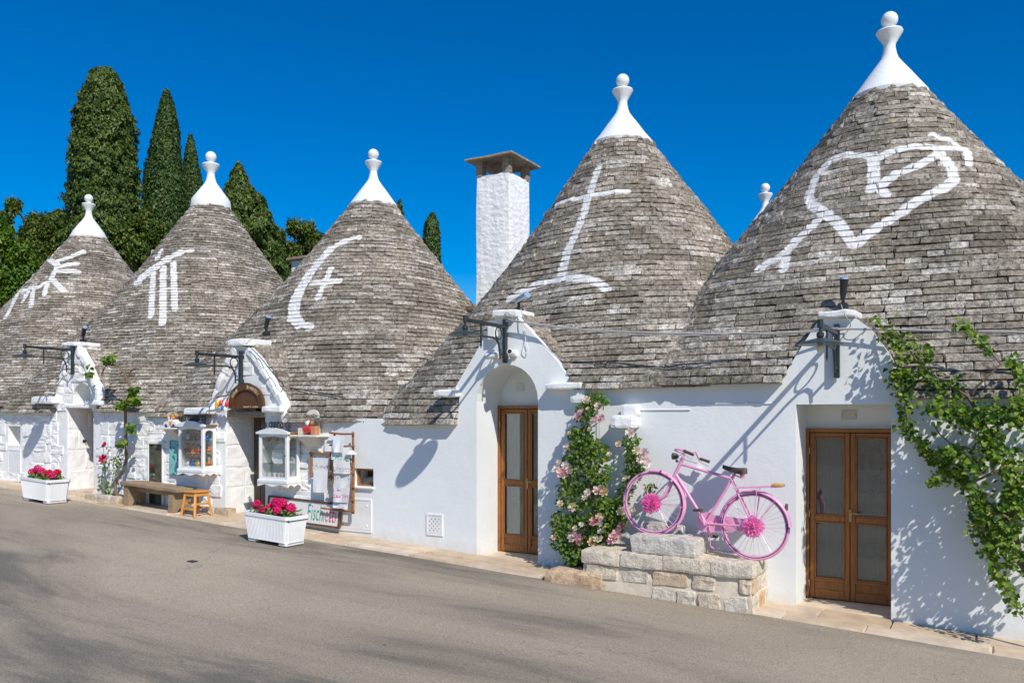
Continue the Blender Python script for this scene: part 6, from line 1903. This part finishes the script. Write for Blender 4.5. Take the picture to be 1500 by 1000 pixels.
for x, y, r_, kd in ((545, 345, .046, 'pinkrose'), (556, 388, .055, 'pinkrose'), (478, 245, .046, 'pinkrose'), (435, 628, .045, 'creamrose'), (492, 630, .034, 'creamrose'), (508, 330, .036, 'creamrose'), (400, 755, .055, 'hotrose'), (412, 735, .045, 'hotrose'), (385, 770, .04, 'hotrose'), (430, 700, .036, 'hotrose'), (470, 690, .03, 'pinkrose'), (420, 300, .03, 'creamrose'), (450, 470, .03, 'creamrose'), (525, 378, .032, 'pinkrose')):
    add_rose(rt2, W(*zr_(x, y), VF-.32), r_, kd, q)
# thin training wire
cable([W(868, 562, VF-.05), W(867, 575, VF-.08), W(876, 600, VF-.04), W(878, 640, VF-.04)], .004, 'cable', 'thin wire holding the tall climbing rose', 'training_wire')
# ---- vine on the right-hand front
zv = lambda x, y: (1270 + x/1.9217, 440 + y/1.9217)
q = random.Random(202)
vb0 = W(1530, 960, VF-.3)
vt = thing('climbing_vine', (vb0.x, VF-.3, gz(vb0.x)), 'leafy climbing vine sprawling over the plastered front and the roof edge', 'vine')
def vp(x, y, o=.30): return W(*zv(x, y), VF-o)
for i, (pts, r0, r1, o) in enumerate((
        ([(540, 1010), (520, 900), (450, 765), (425, 715), (418, 620), (405, 520), (395, 470), (365, 425), (330, 340), (290, 270), (230, 235), (160, 190), (110, 130), (60, 80), (30, 60)], .034, .006, .32),
        ([(395, 470), (320, 500), (270, 520), (200, 460), (140, 400), (115, 350), (100, 270), (95, 200), (70, 150)], .014, .005, .34),
        ([(330, 340), (300, 420), (230, 400), (185, 355), (180, 345)], .010, .004, .30),
        ([(290, 270), (330, 220), (380, 180), (340, 140), (300, 95), (250, 65)], .012, .004, .28),
        ([(440, 330), (430, 250), (415, 215), (395, 160)], .010, .004, .30),
        ([(418, 620), (350, 590), (330, 640), (345, 720), (380, 790), (412, 850), (440, 895)], .012, .005, .42),
        ([(450, 765), (480, 700), (500, 560), (520, 400)], .022, .010, .34))):
    path_stem(vt, [vp(x, y, (o if x > 280 else .14) + .04*math.sin(j*1.3)) for j, (x, y) in enumerate(pts)], r0, r1, 'trunk' if i == 0 else 'branch', seed=20+i, wob=.012)
it = []
def run(pts, w_, n, v0=VF-.55, v1=VF-.12, size=.050):
    out = []
    seg = [(math.hypot(pts[i+1][0]-pts[i][0], pts[i+1][1]-pts[i][1])) for i in range(len(pts)-1)]
    tot = sum(seg)
    for _ in range(n):
        d = q.uniform(0, tot); i = 0
        while d > seg[i] and i < len(seg)-1: d -= seg[i]; i += 1
        f = d/seg[i]; x = pts[i][0]+(pts[i+1][0]-pts[i][0])*f + q.gauss(0, w_*.55); y = pts[i][1]+(pts[i+1][1]-pts[i][1])*f + q.gauss(0, w_*.55)
        out.append(leaf_mats(q, W(*zv(x, y), q.uniform(v0, v1)), size, (0, -.8, .7), .9))
    return out
for pts, w_, n in (([(35, 62), (75, 110), (100, 165), (85, 235), (110, 290), (100, 355)], 22, 120), ([(100, 190), (115, 215), (90, 200)], 24, 50), ([(110, 120), (170, 135), (150, 200), (210, 240), (260, 240)], 22, 90),
                   ([(110, 365), (150, 400), (200, 450), (240, 490), (290, 520)], 22, 130), ([(180, 300), (230, 300), (280, 330), (330, 370), (360, 420)], 36, 210),
                   ([(250, 66), (300, 90), (330, 130), (345, 155)], 14, 40), ([(400, 165), (430, 190), (435, 240)], 20, 45), ([(300, 320), (370, 320), (430, 330), (440, 290)], 30, 150),
                   ([(360, 420), (390, 470), (420, 520), (435, 600)], 34, 170), ([(300, 540), (330, 600), (340, 660), (350, 720)], 28, 170), ([(350, 720), (375, 780), (410, 840), (430, 880)], 18, 70),
                   ([(400, 560), (390, 640), (410, 720), (440, 720)], 36, 160), ([(210, 420), (260, 440), (320, 470)], 22, 90), ([(440, 420), (520, 560), (520, 700), (480, 800)], 50, 260), ([(440, 280), (540, 300), (600, 420)], 40, 140), ([(200, 500), (180, 510)], 14, 18), ([(290, 640), (360, 570)], 20, 30)):
    it += run(pts, w_, int(n*1.9), *((VF-.30, VF-.04) if pts[0][0] < 130 else ()))
foliage(vt, it, LEAFBIG, M['vineleaf'], 300)
# ---- old vine and red rose between the niche door and the bench
zo = lambda x, y: (120 + x/3.333, 480 + y/3.333)
q = random.Random(303)
vz = W(168, 727, VF-.22)
vo = thing('old_vine', (vz.x, VF-.22, gz(vz.x)+.08), 'bare twisted vine trunk climbing the rubble wall to the roof edge', 'vine')
path_stem(vo, [W(*zo(x, y), VF-o) for x, y, o in ((172, 840, .22), (165, 790, .22), (160, 760, .2), (185, 715, .18), (208, 690, .17), (218, 640, .17), (216, 560, .17), (214, 480, .2), (210, 400, .28), (225, 340, .32), (240, 300, .32), (232, 275, .32))], .030, .018, 'trunk', seed=41, wob=.008, n=10)
path_stem(vo, [W(*zo(x, y), VF-.32) for x, y in ((235, 285), (210, 225), (180, 188), (130, 175), (108, 195), (95, 235))], .016, .009, 'branch', seed=42, wob=.006)
path_stem(vo, [W(*zo(x, y), VF-.32) for x, y in ((233, 280), (226, 240), (240, 210), (262, 197), (288, 203))], .018, .008, 'branch', seed=43, wob=.006)
it = []
for x, y, r_, n in ((130, 155, 28, 60), (250, 310, 20, 40), (200, 382, 26, 55), (255, 360, 25, 55), (240, 492, 22, 35), (35, 228, 13, 16), (37, 187, 8, 6), (190, 565, 18, 20)):
    cx, cy = zo(x, y); it += clump(q, cx, cy, r_/3.333, r_/3.333*.8, n, VF-.42, VF-.2, .085)
foliage(vo, it, LEAFBIG, M['vineleaf'], 120)
ro = thing('rose_bush', (vz.x-.28, VF-.25, gz(vz.x)+.08), 'thin rose bush with two crimson blooms beside the twisted vine', 'rose bush')
for i, pts in enumerate(([(125, 830), (112, 760), (110, 660), (106, 575)], [(130, 830), (150, 740), (155, 660), (192, 560)], [(120, 830), (95, 770), (80, 720)], [(128, 830), (122, 740), (104, 645)])):
    path_stem(ro, [W(*zo(x, y), VF-.25) for x, y in pts], .008, .004, 'stem', 'stem', .006, 50+i)
it = []
for x, y, w_, h_, n in ((112, 680, 18, 30, 30), (160, 650, 26, 22, 36), (130, 600, 12, 12, 8), (190, 600, 12, 30, 14), (110, 770, 40, 30, 46), (125, 815, 30, 25, 40), (160, 700, 18, 20, 12), (90, 720, 12, 20, 10)):
    cx, cy = zo(x, y); it += clump(q, cx, cy, w_/3.333, h_/3.333, n, VF-.33, VF-.17, .055)
foliage(ro, it, LEAF6, M['roseleaf'], 90)
add_rose(ro, W(*zo(108, 570), VF-.3), .048, 'darkrose', q); add_rose(ro, W(*zo(103, 640), VF-.3), .065, 'darkrose', q); add_rose(ro, W(*zo(130, 598), VF-.28), .03, 'creamrose', q)

# ================================================================== trees behind the roofs
M['cypress'] = m_leaf('cypress_foliage', (.010, .036, .007), (.030, .074, .013), (.080, .135, .022), .18, .9)
M['ivy'] = m_leaf('ivy_like_foliage', (.016, .046, .006), (.046, .092, .012), (.13, .175, .025), .2, .9)
M['pine'] = m_leaf('pine_foliage', (.020, .052, .008), (.060, .108, .015), (.15, .19, .028), .22, .6)
M['lightgreen'] = m_leaf('broadleaf_foliage', (.025, .075, .006), (.070, .15, .010), (.16, .25, .025), .25, .6)
M['trunk'] = simple('tree_bark', (.09, .065, .045), .95, var=.4, bump=.8)
TRI = ([(-.5, 0, 0), (0, -.25, .1), (.5, 0, 0), (.12, 1, .0), (-.12, 1, 0)], [(0, 1, 4), (1, 2, 3), (1, 3, 4)])
def tree_leaves(pts, nrm, size, name, mat, parent, loc, seed):
    """numpy-joined leaf sprays"""
    rs = np.random.RandomState(seed); n = len(pts); P = np.array(pts); N = np.array(nrm)
    N = N + rs.normal(0, .55, (n, 3)); N /= np.linalg.norm(N, axis=1)[:, None]
    up = np.array([0, 0, 1.0]) + rs.normal(0, .55, (n, 3))
    Y = up - N*np.sum(up*N, 1)[:, None]; Y /= np.linalg.norm(Y, axis=1)[:, None]
    X = np.cross(Y, N)
    s = size*rs.uniform(.6, 1.35, n)
    T = np.array(TRI[0])
    V = P[:, None, :] + (T[None, :, 0:1]*X[:, None, :]*.62 + (T[None, :, 1:2]-.4)*Y[:, None, :] + T[None, :, 2:3]*N[:, None, :])*s[:, None, None]
    F = (np.array(TRI[1])[None] + (np.arange(n)*5)[:, None, None]).reshape(-1, 3)
    return np_mesh(name, V.reshape(-1, 3), F, mat, parent, loc, np.repeat(rs.rand(n), 3))
def cypress(px, prof, depth, label, mat, n, size, seed, lump=.16, group='cypresses behind the houses', name='cypress_tree'):
    """prof: (row, left, right) of the outline; turned about the trunk"""
    q = random.Random(seed); foot = WD(px, HOR, depth); foot.z = gz(foot.x)
    t = thing(name, foot, label, 'tree', group)
    zs_ = []; 
    for y, l, r_ in prof:
        c = WD((l+r_)/2, y, depth); zs_.append((c.z, c.x, c.y, (r_-l)/2/FPX*depth))
    zs_.sort()
    zb = foot.z+1.2
    zs_.insert(0, (zb, zs_[0][1], zs_[0][2], zs_[0][3]*.85))
    ztop = zs_[-1][0]
    P = []; N = []
    # pick heights in proportion to girth
    segs = [(zs_[i+1][0]-zs_[i][0])*(zs_[i+1][3]+zs_[i][3]+.15) for i in range(len(zs_)-1)]; tot = sum(segs)
    while len(P) < n:
        d = q.uniform(0, tot); i = 0
        while d > segs[i] and i < len(segs)-1: d -= segs[i]; i += 1
        f = q.random(); z = zs_[i][0]+(zs_[i+1][0]-zs_[i][0])*f
        if z < CAMZ + 1.2 and q.random() < .7: continue
        r_ = zs_[i][3]+(zs_[i+1][3]-zs_[i][3])*f; cx = zs_[i][1]+(zs_[i+1][1]-zs_[i][1])*f; cy = zs_[i][2]+(zs_[i+1][2]-zs_[i][2])*f
        a = q.uniform(0, 6.283); dx, dy = math.cos(a), math.sin(a)
        lm = 1 + lump*mnoise.noise((dx*2.2+seed, dy*2.2, z*1.5)) + lump*.9*mnoise.noise((dx*5+seed, dy*5, z*3.4))
        k = q.uniform(.80, 1.0)**.7 if q.random() < .8 else q.uniform(.4, .85)
        rr_ = r_*lm*k
        P.append((cx+dx*rr_, cy+dy*rr_, z)); N.append((dx, dy, .35))
    tree_leaves(P, N, size, 'crown', M[mat], t, (foot.x, foot.y, foot.z), seed)['kind'] = 'stuff'
    c0 = zs_[0]
    MB().tube([(foot.x, foot.y, foot.z-.1), (c0[1], c0[2], c0[0]), (zs_[-1][1], zs_[-1][2], ztop-1.0)], [.26, .22, .02], 10).build('trunk', M['trunk'], t)
    # boughs that fill the inside of the crown
    b = MB()
    for _ in range(60):
        i = q.randrange(max(1, len(zs_)-3)); f = q.random(); z = zs_[i][0]+(zs_[i+1][0]-zs_[i][0])*f; r_ = zs_[i][3]+(zs_[i+1][3]-zs_[i][3])*f; a = q.uniform(0, 6.283)
        x_, y_ = zs_[i][1], zs_[i][2]
        b.tube([(x_, y_, z-.4), (x_+math.cos(a)*r_*.75, y_+math.sin(a)*r_*.75, z+.35)], [.05, .012], 5)
    b.build('limbs', M['trunk'], t)['kind'] = 'stuff'
    return t
cypress(153, [(102, 144, 164), (108, 135, 172), (120, 129, 176), (140, 124, 183), (170, 114, 192), (210, 110, 197), (250, 106, 199), (300, 103, 202), (350, 103, 206), (410, 104, 214)], 34, 'tall ivy-thick cypress, broadest of the row, behind the sunburst roof', 'ivy', 75000, .115, 1, .22)
cypress(240, [(132, 241, 247), (150, 235, 254), (180, 229, 260), (220, 220, 264), (260, 213, 268), (300, 209, 271), (350, 206, 274), (410, 204, 276)], 36, 'slender pointed cypress between the broad cypress and the shorter one', 'cypress', 56000, .10, 2, .13)
cypress(281, [(197, 277, 281), (215, 273, 286), (245, 269, 292), (280, 266, 298), (330, 264, 303), (390, 262, 306)], 38, 'short dark cypress spire behind the three-pronged roof', 'cypress', 30000, .10, 3, .16)
cypress(632, [(312, 631, 636), (325, 623, 642), (350, 619, 645), (390, 620, 646), (440, 620, 646)], 46, 'small lone cypress rising beside the crescent roof', 'cypress', 12000, .15, 4, .12)
cypress(586, [(293, 584, 587), (305, 580, 590), (330, 576, 594), (390, 574, 598)], 46, 'cypress tip just peeping over the slope of the crescent roof', 'cypress', 8000, .15, 5, .14)
def bushy(px, depth, clumps, label, mat, seed, size=.125, per=1150, group='trees behind the roofs', name='pine_tree', cat='tree'):
    """clumps: (x, y, radius in pixels) of foliage masses; each is a ball of sprays on its own limb"""
    q = random.Random(seed); foot = WD(px, HOR, depth); foot.z = gz(foot.x)
    t = thing(name, foot, label, cat, group)
    P = []; N = []; lb = MB()
    top = max((WD(x, y, depth).z for x, y, r_ in clumps))
    MB().tube([foot - Vector((0, 0, .1)), Vector((foot.x, foot.y, foot.z+(top-foot.z)*.5)), Vector((foot.x, foot.y, top-.4))], [.24, .18, .04], 9).build('trunk', M['trunk'], t)
    for x, y, r_ in clumps:
        c = WD(x, y, depth) + Vector((0, q.uniform(-.8, .8), 0)); rr_ = r_/FPX*depth
        lb.tube([(foot.x, foot.y, max(foot.z+.5, c.z-rr_-.6)), c.lerp(Vector((foot.x, foot.y, c.z-.4)), .4), c], [.07, .04, .012], 5)
        subs = []
        for _ in range(12):
            d = Vector((q.gauss(0, 1), q.gauss(0, 1), q.gauss(0, 1.1))).normalized()
            subs.append((c + d*rr_*q.uniform(.3, 1.0), rr_*q.uniform(.28, .60)))
        subs += [(c, rr_*.8)]*4
        for i_ in range(int(per*max(.35, rr_))):
            # small upturned tufts around each of the sub-masses
            sc_, sr_ = subs[i_ % len(subs)]
            d = Vector((q.gauss(0, 1), q.gauss(0, 1), q.gauss(.15, 1))).normalized()
            lm = 1 + .5*mnoise.noise(Vector((d.x*2.4+x, d.y*2.4+y, d.z*2.4)))
            base = sc_ + Vector((d.x, d.y, d.z*.9))*sr_*lm*(q.uniform(.4, 1.0)**.6)
            up_ = Vector((d.x*.5, d.y*.5, 1)).normalized()*q.uniform(.0, .34)
            for k_ in range(6):
                P.append(tuple(base + up_*(k_/5) + Vector((q.gauss(0, .05), q.gauss(0, .05), q.gauss(0, .07))))); N.append((d.x*.6, d.y*.6, d.z*.6+.4))
    lb.build('limbs', M['trunk'], t)['kind'] = 'stuff'
    tree_leaves(P, N, size, 'crown', M[mat], t, (foot.x, foot.y, foot.z), seed)['kind'] = 'stuff'
    return t
cypress(356, [(239, 348, 351), (252, 341, 358), (268, 336, 366), (285, 331, 380), (300, 329, 386), (320, 326, 396), (345, 324, 402), (380, 322, 410), (420, 322, 416)], 31, 'conifer with drooping sprays between the three-pronged and crescent roofs', 'pine', 42000, .13, 11, .50, 'trees behind the roofs', 'conifer_tree')
bushy(441, 40, [(405, 350, 11), (412, 372, 18), (400, 395, 16), (425, 385, 18), (420, 410, 22)], 'low pine next to the little white chimney', 'pine', 12, .13)
bushy(455, 41, [(440, 340, 10), (446, 352, 12), (435, 362, 14), (466, 345, 9), (460, 360, 16), (478, 362, 14), (452, 385, 22), (475, 390, 20)], 'pine with two tufted tips behind the little white chimney', 'pine', 13, .13)
bushy(45, 36, [(42, 312, 8), (38, 325, 10), (50, 326, 10), (34, 345, 13), (48, 348, 16), (62, 340, 11), (36, 372, 18), (58, 372, 18), (72, 355, 12), (45, 400, 20), (68, 395, 18), (40, 425, 18)], 'dark conifer beside the sunburst roof, with a knobbly tip', 'pine', 14)
bushy(88, 40, [(92, 318, 10), (80, 330, 11), (98, 335, 12), (75, 345, 12), (90, 355, 18), (104, 325, 10), (108, 350, 14), (80, 380, 20), (100, 385, 18)], 'olive-green pine between the dark conifer and the broad cypress', 'pine', 15, .13)
bushy(8, 30, [(2, 335, 9), (8, 355, 14), (-6, 350, 16), (14, 375, 14), (2, 385, 20), (18, 400, 13), (8, 415, 20), (14, 435, 16), (-5, 440, 20), (20, 455, 12)], 'bright green broadleaf tree at the street end behind the sunburst roof', 'lightgreen', 16, .13, 1000, name='broadleaf_tree')
bushy(3, 42, [(5, 325, 7), (10, 335, 8), (0, 345, 12), (16, 345, 8)], 'dark evergreen tip rising behind the bright green tree', 'cypress', 17, .17)
bushy(215, 31, [(212, 335, 10), (222, 325, 9), (206, 350, 12), (218, 352, 14), (232, 345, 11), (210, 378, 16), (228, 375, 15), (200, 398, 16), (240, 370, 12)], 'bushy evergreen filling the gap below the pointed cypress', 'pine', 18)
